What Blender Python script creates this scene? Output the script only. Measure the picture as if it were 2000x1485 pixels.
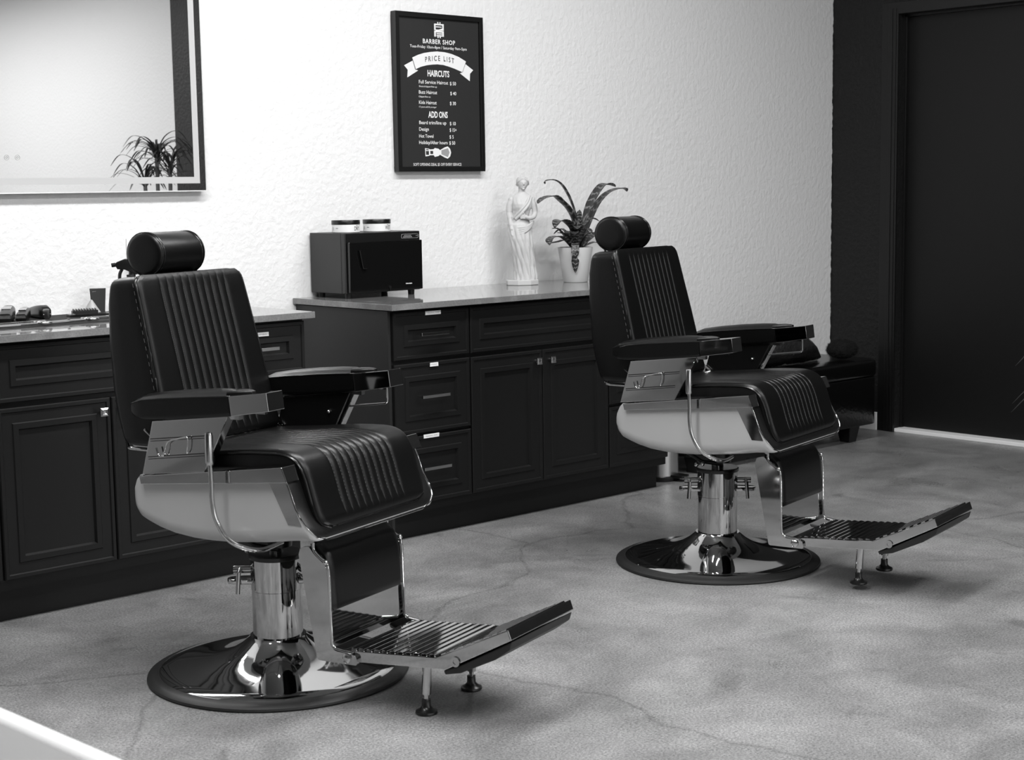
import bpy, bmesh, math, random
from mathutils import Vector, Matrix
PI = math.pi
random.seed(7)
for o in list(bpy.data.objects): bpy.data.objects.remove(o)
SC = bpy.context.scene
COL = SC.collection

# ---------------------------------------------------------------- camera
CX, CY, CZ = -3.6035, -5.1889, 1.3309
YAW, PITCH, ROLL, FPX = 0.74244, 0.12102, -0.015285, 3055.95
cam = bpy.data.cameras.new('camera'); cam_o = bpy.data.objects.new('camera', cam); COL.objects.link(cam_o)
cam.sensor_fit = 'HORIZONTAL'; cam.sensor_width = 36.0; cam.lens = FPX / 2000 * 36.0
fw = Vector((math.sin(YAW)*math.cos(PITCH), math.cos(YAW)*math.cos(PITCH), -math.sin(PITCH)))
r0 = Vector((math.cos(YAW), -math.sin(YAW), 0)); u0 = r0.cross(fw)
rr_ = r0*math.cos(ROLL) + u0*math.sin(ROLL); uu_ = -r0*math.sin(ROLL) + u0*math.cos(ROLL)
m = Matrix((rr_, uu_, -fw)).transposed().to_4x4(); m.translation = (CX, CY, CZ)
cam_o.matrix_world = m
cam.clip_start = 0.05; cam.clip_end = 60
cam.dof.use_dof = True; cam.dof.focus_distance = 5.4; cam.dof.aperture_fstop = 9.0
SC.camera = cam_o

# ---------------------------------------------------------------- world, lamps, exposure
SC.view_settings.view_transform = 'Standard'; SC.view_settings.look = 'None'
SC.view_settings.gamma = 1.0; SC.view_settings.use_curve_mapping = False
SC.view_settings.exposure = 0.13
W = bpy.data.worlds.new('daylight'); SC.world = W; W.use_nodes = True
W.node_tree.nodes['Background'].inputs[0].default_value = (1, 1, 1, 1)
W.node_tree.nodes['Background'].inputs[1].default_value = 0.75

def area(name, loc, sx, sy, power, rot=(0, 0, 0)):
    l = bpy.data.lights.new(name, 'AREA'); l.shape = 'RECTANGLE'; l.size = sx; l.size_y = sy; l.energy = power
    o = bpy.data.objects.new(name, l); o.location = loc; o.rotation_euler = rot; COL.objects.link(o); return o
LAMPS = [(-2.2, -2.0, 2.4, 0.32, 94), (.25, -1.9, 2.4, 0.32, 78), (-2.2, -4.2, 2.4, 0.32, 75), (.9, -4.3, 2.4, 0.32, 62), (1.9, -9.3, 0.32, 4.2, 112)]
for lx, ly, sx, sy, pw in LAMPS:
    area('ceiling_lamp_light', (lx, ly, 3.33), sx, sy, pw)
area('window_light', (-2.3, -11.8, 1.55), 7.0, 2.4, 42, (PI/2, 0, 0))

# ---------------------------------------------------------------- materials
def newmat(name):
    mt = bpy.data.materials.new(name); mt.use_nodes = True
    nt = mt.node_tree; return mt, nt, nt.nodes['Principled BSDF']
def g(v): return (v, v, v, 1)
def mat(name, v, rough=.5, metal=0., spec=.5, coat=0., bump=None, tr=0.):
    mt, nt, b = newmat(name)
    b.inputs['Base Color'].default_value = g(v); b.inputs['Roughness'].default_value = rough
    b.inputs['Metallic'].default_value = metal; b.inputs['Specular IOR Level'].default_value = spec
    b.inputs['Coat Weight'].default_value = coat; b.inputs['Coat Roughness'].default_value = .05
    b.inputs['Transmission Weight'].default_value = tr
    if bump:
        sc, st, dist = bump
        tc = nt.nodes.new('ShaderNodeTexCoord'); nz = nt.nodes.new('ShaderNodeTexNoise')
        nz.inputs['Scale'].default_value = sc; nz.inputs['Detail'].default_value = 4
        bp = nt.nodes.new('ShaderNodeBump'); bp.inputs['Strength'].default_value = st; bp.inputs['Distance'].default_value = dist
        nt.links.new(tc.outputs['Object'], nz.inputs['Vector']); nt.links.new(nz.outputs['Fac'], bp.inputs['Height'])
        nt.links.new(bp.outputs['Normal'], b.inputs['Normal'])
    return mt
CHROME = mat('chrome', .53, .05, 1.0)
CHROME_B = mat('brushed_chrome', .55, .2, 1.0)
STEEL = mat('brushed_steel', .6, .28, 1.0)
LEATHER = mat('black_leather', .0018, .34, spec=.34, bump=(420, .16, .0015))
LEATHER2 = mat('black_vinyl', .0022, .2, spec=.4, bump=(60, .3, .004))
THREAD = mat('thread', .11, .7)
PIPING = mat('leather_piping', .003, .25)
SHELL = mat('silver_paint', .50, .38, .3, bump=(300, .05, .001))
BLACKP = mat('black_plastic', .006, .3)
RUBBER = mat('black_rubber', .009, .5)
TRAY = mat('black_tray', .008, .3, spec=.5)
CAB = mat('cabinet_paint', .0065, .42, spec=.35)
CABS = mat('cabinet_paint_lit_side', .015, .5, spec=.35, bump=(250, .1, .001))  # cabinet finish made paler on the end panel for light from the left
WARMER = mat('warmer_side_enamel', .02, .45)
GLOSS = mat('black_glass', .004, .06, spec=.5)
WHITEP = mat('white_plastic', .78, .35)
PAPER = mat('white_sticker', .8, .6)
INK = mat('black_ink', .02, .6)
POSTER = mat('poster_board', .022, .5, spec=.3)
FRAMEB = mat('black_frame', .005, .35)
PRINT = mat('white_print', .78, .6)
PRINTG = mat('grey_print', .3, .6)
MIRROR = mat('mirror_glass', .86, .0, 1.0)
EDGEM = mat('polished_edge', .85, .35, .4)
FROST = mat('frosted_strip', .5, .55)
DOORP = mat('black_door_paint', .0055, .45, spec=.3, bump=(90, .12, .002))
FRAMEP = mat('door_frame_paint', .006, .35, spec=.4)
TRIMW = mat('white_trim', .8, .5)
POTM = mat('silver_pot', .62, .42, .1)
SOIL = mat('soil', .02, .9)
STATUE = mat('white_plaster', .52, .55, bump=(160, .25, .002))
CLEAR = mat('frosted_clear_plastic', .55, .4, tr=.35)
CARDM = mat('dark_card', .035, .5)
DESKW = mat('desk_white_edge', .85, .4)
DESKG = mat('desk_grey_top', .15, .5)
LEAFD = mat('dracaena_leaf', .035, .4)
TRUNK = mat('plant_trunk', .12, .8)
FLUFF = mat('black_fur', .008, .95, spec=.2)
BAG = mat('shiny_black_nylon', .02, .16, spec=.6, bump=(30, .9, .012))
CEIL = mat('ceiling_paint', .7, .9)
LAMPM = mat('lamp_housing', .8, .5)
RUBMAT = mat('rubber_mat', .02, .55)

def quartz():
    mt, nt, b = newmat('quartz_counter')
    tc = nt.nodes.new('ShaderNodeTexCoord'); n1 = nt.nodes.new('ShaderNodeTexNoise'); n1.inputs['Scale'].default_value = 220; n1.inputs['Detail'].default_value = 3
    n2 = nt.nodes.new('ShaderNodeTexNoise'); n2.inputs['Scale'].default_value = 9; n2.inputs['Detail'].default_value = 6; n2.inputs['Distortion'].default_value = 1.2
    mx = nt.nodes.new('ShaderNodeMix'); mx.data_type = 'RGBA'; mx.inputs[0].default_value = .45
    r1 = nt.nodes.new('ShaderNodeValToRGB'); r1.color_ramp.elements[0].position = .35; r1.color_ramp.elements[0].color = g(.13); r1.color_ramp.elements[1].position = .7; r1.color_ramp.elements[1].color = g(.22)
    r2 = nt.nodes.new('ShaderNodeValToRGB'); r2.color_ramp.elements[0].position = .5; r2.color_ramp.elements[0].color = g(.17); r2.color_ramp.elements[1].position = .75; r2.color_ramp.elements[1].color = g(.33)
    L = nt.links.new
    L(tc.outputs['Object'], n1.inputs['Vector']); L(tc.outputs['Object'], n2.inputs['Vector'])
    L(n1.outputs['Fac'], r1.inputs[0]); L(n2.outputs['Fac'], r2.inputs[0])
    L(r1.outputs[0], mx.inputs[6]); L(r2.outputs[0], mx.inputs[7]); L(mx.outputs[2], b.inputs['Base Color'])
    b.inputs['Roughness'].default_value = .05; b.inputs['Specular IOR Level'].default_value = .8
    return mt
QUARTZ = quartz()

def wallmat(name, col, black_edge=False, rough=.55, bstr=.28):
    mt, nt, b = newmat(name); L = nt.links.new
    tc = nt.nodes.new('ShaderNodeTexCoord')
    n1 = nt.nodes.new('ShaderNodeTexNoise'); n1.inputs['Scale'].default_value = 40; n1.inputs['Detail'].default_value = 4; n1.inputs['Distortion'].default_value = .25
    mp = nt.nodes.new('ShaderNodeMapping'); mp.inputs['Scale'].default_value = (1, 1, .28)
    n2 = nt.nodes.new('ShaderNodeTexNoise'); n2.inputs['Scale'].default_value = 60; n2.inputs['Detail'].default_value = 3
    v = nt.nodes.new('ShaderNodeTexVoronoi'); v.inputs['Scale'].default_value = 9; v.feature = 'SMOOTH_F1'
    add = nt.nodes.new('ShaderNodeMath'); add.operation = 'ADD'; m2 = nt.nodes.new('ShaderNodeMath'); m2.operation = 'MULTIPLY_ADD'; m2.inputs[1].default_value = .35
    bp = nt.nodes.new('ShaderNodeBump'); bp.inputs['Strength'].default_value = bstr; bp.inputs['Distance'].default_value = .012
    L(tc.outputs['Object'], n1.inputs['Vector']); L(tc.outputs['Object'], mp.inputs['Vector']); L(mp.outputs[0], n2.inputs['Vector']); L(n1.outputs['Color'], v.inputs['Vector'])
    L(n2.outputs['Fac'], m2.inputs[0]); L(n1.outputs['Fac'], m2.inputs[2]); L(m2.outputs[0], bp.inputs['Height'])
    L(bp.outputs['Normal'], b.inputs['Normal'])
    b.inputs['Roughness'].default_value = rough; b.inputs['Specular IOR Level'].default_value = .3
    b.inputs['Base Color'].default_value = g(col)
    if black_edge:
        sep = nt.nodes.new('ShaderNodeSeparateXYZ'); L(tc.outputs['Object'], sep.inputs[0])
        n3 = nt.nodes.new('ShaderNodeTexNoise'); n3.inputs['Scale'].default_value = 34; n3.inputs['Detail'].default_value = 4; L(tc.outputs['Object'], n3.inputs['Vector'])
        ma = nt.nodes.new('ShaderNodeMath'); ma.operation = 'MULTIPLY_ADD'; ma.inputs[1].default_value = .022; L(n3.outputs['Fac'], ma.inputs[0]); L(sep.outputs['X'], ma.inputs[2])
        gt = nt.nodes.new('ShaderNodeMath'); gt.operation = 'GREATER_THAN'; gt.inputs[1].default_value = 3.569+.0075; L(ma.outputs[0], gt.inputs[0])
        mx = nt.nodes.new('ShaderNodeMix'); mx.data_type = 'RGBA'; mx.inputs[6].default_value = g(col); mx.inputs[7].default_value = g(.009); L(gt.outputs[0], mx.inputs[0]); L(mx.outputs[2], b.inputs['Base Color'])
    return mt
WALL = wallmat('white_stucco', .78, True, bstr=.36)
WALLW = wallmat('white_stucco_plain', .8)
WALLB = wallmat('black_stucco', .009, rough=.55, bstr=.5)

WALLG = wallmat('grey_stucco', .4, rough=.6, bstr=.3)

def floormat():
    mt, nt, b = newmat('polished_concrete'); L = nt.links.new
    tc = nt.nodes.new('ShaderNodeTexCoord')
    def noise(s, d, dist=0, rough=.5):
        n = nt.nodes.new('ShaderNodeTexNoise'); n.inputs['Scale'].default_value = s; n.inputs['Detail'].default_value = d; n.inputs['Distortion'].default_value = dist; n.inputs['Roughness'].default_value = rough
        L(tc.outputs['Object'], n.inputs['Vector']); return n
    def ramp(src, p0, c0, p1, c1):
        r = nt.nodes.new('ShaderNodeValToRGB'); r.color_ramp.elements[0].position = p0; r.color_ramp.elements[0].color = g(c0); r.color_ramp.elements[1].position = p1; r.color_ramp.elements[1].color = g(c1); L(src, r.inputs[0]); return r
    def mul(a, c, fac=1.0, mode='MULTIPLY'):
        x = nt.nodes.new('ShaderNodeMix'); x.data_type = 'RGBA'; x.blend_type = mode; x.inputs[0].default_value = fac; L(a, x.inputs[6]); L(c, x.inputs[7]); return x.outputs[2]
    a = ramp(noise(1.3, 8, 1.1, .6).outputs['Fac'], .3, .165, .7, .33)
    c = ramp(noise(5, 7, .6, .65).outputs['Fac'], .3, .72, .65, 1.0)
    d = ramp(noise(150, 4, 0, .9).outputs['Fac'], .38, .45, .62, 1.35)
    dk = ramp(noise(2.4, 5, 2.5).outputs['Fac'], .64, 1.0, .74, .72)
    col = mul(mul(mul(a.outputs[0], c.outputs[0]), d.outputs[0]), dk.outputs[0])
    v = nt.nodes.new('ShaderNodeTexVoronoi'); v.feature = 'DISTANCE_TO_EDGE'; v.inputs['Scale'].default_value = .55
    n9 = noise(1.2, 5, 0); mixv = nt.nodes.new('ShaderNodeMix'); mixv.data_type = 'RGBA'; mixv.inputs[0].default_value = .35; L(tc.outputs['Object'], mixv.inputs[6]); L(n9.outputs['Color'], mixv.inputs[7]); L(mixv.outputs[2], v.inputs['Vector'])
    cr = ramp(v.outputs['Distance'], .0012, .66, .003, 1.0)
    col = mul(col, cr.outputs[0], .8)
    # small dark stain spots
    v2 = nt.nodes.new('ShaderNodeTexVoronoi'); v2.inputs['Scale'].default_value = 2.6
    n8 = noise(22, 3); mv = nt.nodes.new('ShaderNodeMix'); mv.data_type = 'RGBA'; mv.inputs[0].default_value = .02; L(tc.outputs['Object'], mv.inputs[6]); L(n8.outputs['Color'], mv.inputs[7]); L(mv.outputs[2], v2.inputs['Vector'])
    sp = ramp(v2.outputs['Distance'], .022, .45, .034, 1.0)
    col = mul(col, sp.outputs[0], .9)
    L(col, b.inputs['Base Color'])
    rg = ramp(noise(3, 6, .8).outputs['Fac'], .3, .24, .7, .42); L(rg.outputs[0], b.inputs['Roughness'])
    b.inputs['Specular IOR Level'].default_value = .5
    bp = nt.nodes.new('ShaderNodeBump'); bp.inputs['Strength'].default_value = .12; bp.inputs['Distance'].default_value = .004; L(noise(150, 4).outputs['Fac'], bp.inputs['Height']); L(bp.outputs['Normal'], b.inputs['Normal'])
    return mt
FLOOR = floormat()

def leafmat():
    mt, nt, b = newmat('banded_bromeliad_leaf'); L = nt.links.new
    uv = nt.nodes.new('ShaderNodeTexCoord'); w = nt.nodes.new('ShaderNodeTexWave'); w.wave_type = 'BANDS'; w.bands_direction = 'Y'
    w.inputs['Scale'].default_value = 2.6; w.inputs['Distortion'].default_value = 5.0; w.inputs['Detail'].default_value = 3; w.inputs['Detail Scale'].default_value = 2.5
    r = nt.nodes.new('ShaderNodeValToRGB'); r.color_ramp.elements[0].position = .80; r.color_ramp.elements[0].color = g(.014); r.color_ramp.elements[1].position = .97; r.color_ramp.elements[1].color = g(.17)
    L(uv.outputs['UV'], w.inputs['Vector']); L(w.outputs['Fac'], r.inputs[0]); L(r.outputs[0], b.inputs['Base Color']); b.inputs['Roughness'].default_value = .38
    return mt
LEAF = leafmat()

# ---------------------------------------------------------------- mesh helpers
class MB:
    def __init__(s): s.v = []; s.f = []; s.uv = None
    def add(s, v, f):
        n = len(s.v); s.v += [tuple(p) for p in v]; s.f += [tuple(i+n for i in q) for q in f]; return s
    def box(s, x0, x1, y0, y1, z0, z1):
        v = [(x0,y0,z0),(x1,y0,z0),(x1,y1,z0),(x0,y1,z0),(x0,y0,z1),(x1,y0,z1),(x1,y1,z1),(x0,y1,z1)]
        return s.add(v, [(0,3,2,1),(4,5,6,7),(0,1,5,4),(1,2,6,5),(2,3,7,6),(3,0,4,7)])
    def prism(s, pts, a, b, axis='y'):
        n = len(pts)
        def P(p, t): return (p[0], t, p[1]) if axis == 'y' else ((t, p[0], p[1]) if axis == 'x' else (p[0], p[1], t))
        v = [P(p, a) for p in pts] + [P(p, b) for p in pts]
        f = [tuple(range(n)), tuple(range(2*n-1, n-1, -1))] + [(i, i+n, (i+1) % n+n, (i+1) % n) for i in range(n)]
        return s.add(v, f)
    def loft(s, rings, cap=True, closed=True):
        n = len(rings[0]); v = [p for r in rings for p in r]; f = []
        for k in range(len(rings)-1):
            for i in range(n if closed else n-1):
                j = (i+1) % n; f.append((k*n+i, k*n+j, (k+1)*n+j, (k+1)*n+i))
        if cap: f.append(tuple(range(n-1, -1, -1))); f.append(tuple((len(rings)-1)*n+i for i in range(n)))
        return s.add(v, f)
    def lathe(s, prof, seg=32, c=(0, 0, 0), cap=True):
        rings = [[(c[0]+r*math.cos(2*PI*i/seg), c[1]+r*math.sin(2*PI*i/seg), c[2]+z) for i in range(seg)] for r, z in prof]
        return s.loft(rings, cap)
    def tube(s, pts, r, seg=10, closed=False, flat=1.0):
        pts = [Vector(p) for p in pts]; n = len(pts); rings = []
        up = None
        for i, p in enumerate(pts):
            a = pts[(i-1) % n] if (closed or i > 0) else p; b = pts[(i+1) % n] if (closed or i < n-1) else p
            t = (b-a).normalized() if (b-a).length > 1e-9 else Vector((0, 0, 1))
            if up is None:
                up = t.orthogonal().normalized()
            else:
                up = (up - t*up.dot(t)); up = up.normalized() if up.length > 1e-6 else t.orthogonal().normalized()
            q = t.cross(up); rad = r[i] if isinstance(r, (list, tuple)) else r
            rings.append([p + up*math.cos(2*PI*k/seg)*rad + q*math.sin(2*PI*k/seg)*rad*flat for k in range(seg)])
        if closed:
            # align last ring with first
            rings.append(rings[0]); return s.loft(rings, cap=False)
        return s.loft(rings)
    def sphere(s, c, rx, ry=None, rz=None, seg=16, rg=10):
        ry = ry or rx; rz = rz or rx
        prof = []
        rings = [[(c[0]+rx*math.sin(PI*k/rg)*math.cos(2*PI*i/seg), c[1]+ry*math.sin(PI*k/rg)*math.sin(2*PI*i/seg), c[2]-rz*math.cos(PI*k/rg)) for i in range(seg)] for k in range(1, rg)]
        return s.loft(rings)
    def ob(s, name, mt, parent=None, smooth=None, bevel=0, bseg=2, label=None):
        me = bpy.data.meshes.new(name); me.from_pydata(s.v, [], s.f)
        bm = bmesh.new(); bm.from_mesh(me); bmesh.ops.remove_doubles(bm, verts=bm.verts, dist=1e-6); bmesh.ops.recalc_face_normals(bm, faces=bm.faces)
        if bevel:
            es = [e for e in bm.edges if len(e.link_faces) == 2 and e.calc_face_angle(0) > math.radians(28)]
            bmesh.ops.bevel(bm, geom=es, offset=bevel, segments=bseg, profile=.6, affect='EDGES', clamp_overlap=True)
        bm.to_mesh(me); bm.free()
        me.materials.append(mt)
        if smooth is not None:
            me.polygons.foreach_set('use_smooth', [True]*len(me.polygons))
            me.set_sharp_from_angle(angle=math.radians(smooth))
        o = bpy.data.objects.new(name, me); COL.objects.link(o)
        if parent: o.parent = parent
        if label: o['label'] = label
        return o
def thing(name, label, cat, loc=(0, 0, 0), rz=0, group=None):
    o = bpy.data.objects.new(name, None); COL.objects.link(o); o.location = loc; o.rotation_euler = (0, 0, rz); o.empty_display_size = .1
    return tag(o, label, cat, group)
def tag(o, label, cat, group=None):
    o['label'] = label; o['category'] = cat
    if group: o['group'] = group
    return o
def struct(o): o['kind'] = 'structure'; return o
def copy_tree(o, parent=None):
    c = o.copy(); COL.objects.link(c)
    if parent: c.parent = parent
    for ch in list(o.children): copy_tree(ch, c)
    return c
def catmull(pts, n=6):
    P = [Vector(p) for p in pts]; out = []
    for i in range(len(P)-1):
        a = P[max(i-1, 0)]; b = P[i]; c = P[i+1]; d = P[min(i+2, len(P)-1)]
        for k in range(n):
            t = k/n; out.append(.5*((2*b)+(c-a)*t+(2*a-5*b+4*c-d)*t*t+(3*b-a-3*c+d)*t**3))
    out.append(P[-1]); return out
def fillet(pts, r, n=5):
    P = [Vector(p) for p in pts]; out = [P[0]]
    for i in range(1, len(P)-1):
        a = (P[i-1]-P[i]); b = (P[i+1]-P[i]); rr = min(r, a.length*.48, b.length*.48)
        A = P[i]+a.normalized()*rr; B = P[i]+b.normalized()*rr
        for k in range(n+1):
            t = k/n; out.append(A*(1-t)**2+P[i]*2*t*(1-t)+B*t*t)
    out.append(P[-1]); return out
def rsec(x, cy, hw, z0, z1, r, n=4):
    pts = []
    for cyy, czz, a0 in ((cy+hw-r, z1-r, 0), (cy-hw+r, z1-r, 90), (cy-hw+r, z0+r, 180), (cy+hw-r, z0+r, 270)):
        for k in range(n+1):
            a = math.radians(a0+90*k/n); pts.append((x, cyy+r*math.cos(a), czz+r*math.sin(a)))
    return pts
def text_mb(s, x0, x1, z, h, y, bold=0., fn=None, spacing=1.0):
    """text in the xz plane facing -y, fitted from x0 to x1, capital height h"""
    def raw(t):
        cu = bpy.data.curves.new('t', 'FONT'); cu.body = t; cu.offset = bold; cu.resolution_u = 3; cu.space_character = spacing; cu.extrude = 0
        o = bpy.data.objects.new('t', cu); COL.objects.link(o); dg = bpy.context.evaluated_depsgraph_get()
        me = bpy.data.meshes.new_from_object(o.evaluated_get(dg)); v = [tuple(p.co) for p in me.vertices]; f = [tuple(p.vertices) for p in me.polygons]
        bpy.data.objects.remove(o); bpy.data.meshes.remove(me); bpy.data.curves.remove(cu); return v, f
    v, f = raw(s); hv, _ = raw('H'); cap = max(p[1] for p in hv)
    a = min(p[0] for p in v); b = max(p[0] for p in v)
    mb = MB(); pts = []
    for p in v:
        u = x0+(p[0]-a)/(b-a)*(x1-x0); w = z+p[1]/cap*h
        pts.append(fn(u, w) if fn else (u, y, w))
    return mb.add(pts, f)

# ---------------------------------------------------------------- setting
RW = 3.569; CEILZ = 3.4; LW = -7.0; FY = -12.0
struct(MB().box(LW-.1, RW+.1, FY-.1, .1, -.1, 0).ob('floor', FLOOR))
struct(MB().box(-2.35, RW+.1, 0, .1, 0, CEILZ).ob('wall_back', WALL))
struct(MB().box(LW, -2.35, 0, .1, 0, CEILZ).ob('wall_back_left', WALLG))  # unseen section added in grey to tone reflections in chrome and leather
DY0, DY1, DZ = -.42, -1.37, 2.215           # door opening in the right wall
b = MB(); b.box(RW, RW+.15, DY0, 0, 0, CEILZ); b.box(RW, RW+.15, DY1, DY0, DZ, CEILZ); b.box(RW, RW+.15, -6.98, DY1, 0, CEILZ)
struct(b.ob('wall_right', WALLB))
struct(MB().box(RW, RW+.15, FY, -6.98, 0, CEILZ).ob('wall_right_white', WALLW))
struct(MB().box(LW, RW+.1, FY-.1, .1, CEILZ, CEILZ+.1).ob('ceiling', CEIL))
# unseen left wall, black to keep reflections dark; front wall with glazed shopfront
struct(MB().box(LW-.12, LW, FY, 0, 0, CEILZ).ob('wall_left', WALLB))
b = MB(); b.box(LW, RW, FY-.12, FY, 2.9, CEILZ); b.box(LW, RW, FY-.12, FY, 0, .25); b.box(1.6, RW, FY-.12, FY, .25, 2.9); b.box(LW, -6.2, FY-.12, FY, .25, 2.9)
struct(b.ob('wall_front', WALLW))
b = MB()
for x in (-6.2, -4.3, -2.35, -.4, 1.56): b.box(x, x+.05, FY-.09, FY-.03, .25, 2.9)
b.box(-6.2, 1.6, FY-.09, FY-.03, 2.1, 2.16)
struct(b.ob('window_1', FRAMEB))
# door and frame
b = MB()
b.box(RW-.012, RW+.075, DY0, DY0+.06, 0, DZ+.06); b.box(RW-.006, RW+.001, DY0+.06, DY0+.104, 0, DZ+.06); b.box(RW-.012, RW+.075, DY1-.06, DY1, 0, DZ+.06); b.box(RW-.012, RW+.075, DY1, DY0, DZ, DZ+.06)
b.box(RW+.05, RW+.075, DY0-.012, DY0, 0, DZ); b.box(RW-.016, RW-.010, DY0+.012, DY0+.02, 0, DZ+.03)
b.box(RW-.016, RW-.010, DY0+.034, DY0+.04, 0, DZ+.03); b.box(RW+.05, RW+.075, DY1, DY0, DZ-.012, DZ)
struct(b.ob('trim_1', FRAMEP, bevel=.002))
dr = struct(MB().box(RW+.075, RW+.12, DY1+.003, DY0-.003, .022, DZ-.003).ob('door_1', DOORP))
MB().box(RW+.045, RW+.075, DY1+.06, DY1+.075, 1.0, 1.06).lathe([(.024, 0), (.026, .01), (.02, .02)], 20, (RW+.05, DY1+.07, .99)).ob('door_handle', STEEL, dr, 30)
struct(MB().box(RW+.0, RW+.13, DY1, DY0-.001, 0, .02).ob('trim_2', TRIMW, bevel=.003))
struct(MB().box(RW-.014, RW, DY0+.105, -.016, 0, .098).ob('baseboard_right', TRIMW, bevel=.002))
struct(MB().box(1.56, RW-.001, -.014, 0, 0, .098).ob('baseboard_back', TRIMW, bevel=.002))
# ceiling lamps
for i, (lx, ly, sx, sy, pw) in enumerate(LAMPS):
    t = thing('ceiling_lamp', ['long white ceiling light above the first barber chair and the mirror', 'long white ceiling light above the chair by the bench', 'long white ceiling light near the white desk', 'long white ceiling light near the tall spiky plant', 'long white ceiling light near the shopfront glass'][i], 'light', (lx, ly, CEILZ), group='ceiling lights')
    MB().box(-sx/2-.03, sx/2+.03, -sy/2-.03, sy/2+.03, -.055, -.001).ob('housing', LAMPM, t, bevel=.004)

# ---------------------------------------------------------------- cabinets
YF = -.592
def shaker(mb, x0, x1, z0, z1, y=YF):
    rings = [(0, 0), (0, .014), (.003, .018), (.013, .018), (.016, .013), (.048, .013), (.051, .0175), (.068, .0175), (.073, .007)]
    R = []
    for d, h in rings: R.append([(x0+d, y-h, z0+d), (x1-d, y-h, z0+d), (x1-d, y-h, z1-d), (x0+d, y-h, z1-d)])
    mb.loft(R); return mb
def pull(parent, xc, z, y=-.61):
    b = MB(); b.box(xc-.0675, xc+.0675, y-.036, y-.026, z-.006, z+.006); b.box(xc-.0675, xc-.0595, y-.028, y+.002, z-.004, z+.004); b.box(xc+.0595, xc+.0675, y-.028, y+.002, z-.004, z+.004)
    b.ob('bar_handle', CHROME_B, parent, bevel=.001)
def knob(parent, x, z, y=-.61):
    b = MB(); b.lathe([(.006, 0), (.005, .016)], 12); 
    b.v = [(p[0]+x, y-p[2]+.004, p[1]+z) for p in b.v]
    s = .0135
    b.loft([[(x-s*k, y-h, z-s*k), (x+s*k, y-h, z-s*k), (x+s*k, y-h, z+s*k), (x-s*k, y-h, z+s*k)] for k, h in ((.8, .014), (1, .016), (1, .022), (.62, .026), (.55, .0255), (.3, .022))])
    b.ob('square_knob', CHROME_B, parent)
def carcass(x0, x1, parent, mt=CAB, side=None):
    MB().box(x0, x1, YF+.001, -.005, .11, .888).ob('cabinet_body', mt, parent)
    MB().box(x0, x1, -.535, -.02, 0, .11).ob('toe_kick', CAB, parent)
def sticker(parent, x0, x1, z0, z1, s, y=-.611):
    st = MB().box(x0, x1, y-.0006, y+.002, z0, z1).ob('sticker', PAPER, parent)
    h = (z1-z0)*.34
    text_mb(s, x0+(x1-x0)*.12, x1-(x1-x0)*.12, z0+(z1-z0)*.33, h, y-.0008).ob('lettering', PRINTG, st)
G = .0035
def drawer_unit(x0, w, label, stk, hands=True):
    t = thing('drawer_cabinet', label, 'cabinet', (0, 0, 0), group='black drawer cabinets'); carcass(x0, x0+w, t)
    zs = ((.700, .881, .795), (.415, .685, .557), (.145, .404, .280))
    for i, (a, c, hz) in enumerate(zs):
        d = shaker(MB(), x0+G, x0+w-G, a, c).ob('drawer_front', CAB, t)
        pull(d, x0+w/2-.013, hz)
        if stk and stk[i]: sticker(d, *stk[i])
    return t
def door_unit(x0, w, label):
    t = thing('door_cabinet', label, 'cabinet', (0, 0, 0), group='black door cabinets'); carcass(x0, x0+w, t)
    shaker(MB(), x0+G, x0+w-G, .700, .881).ob('drawer_front', CAB, t)
    xm = x0+w/2
    for a, c, kx in ((x0+G, xm-.002, xm-.036), (xm+.002, x0+w-G, xm+.042)):
        d = shaker(MB(), a, c, .145, .684).ob('door', CAB, t); knob(d, kx, .641)
    return t
U = .381
t = drawer_unit(0, U, 'black drawer cabinet under the towel warmer with three white stickers', [(.157, .233, .864, .8785, 'PERSONAL ITEMS'), (.175, .215, .666, .6805, 'MISC'), (.136, .212, .393, .4075, 'PERSONAL ITEMS')])
MB().box(-.012, 0, YF-.002, -.006, 0.0, .888).ob('side_panel', CABS, t, label='smooth end panel, toned lighter for light from the left')
door_unit(U, 2*U+.014, 'black two-door cabinet below the statue and potted plant')
drawer_unit(3*U+.014, U-.004, 'black drawer cabinet behind the chair nearer the door, at the counter end', None)
ct = MB().box(-.025, 1.56, -.64, -.002, .892, .915).ob('countertop', QUARTZ, bevel=.0015)
tag(ct, 'grey quartz countertop carrying the towel warmer, statue and plant', 'countertop')
LX = -.394-4*U-.014
drawer_unit(LX, U-.004, 'black drawer cabinet at the far end under the mirror, beyond the clippers', None)
door_unit(LX+U-.004, 2*U+.018, 'black two-door cabinet below the clippers and shears')
t = drawer_unit(-.394-U, U, 'black drawer cabinet behind the chair under the mirror, facing a gap', [(-.622, -.551, .838, .852, 'COMBS'), None, None])
ct = MB().box(LX-.03, -.372, -.64, -.002, .890, .913).ob('countertop', QUARTZ, bevel=.0015)
tag(ct, 'grey quartz countertop under the mirror holding clippers and combs', 'countertop')

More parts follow.
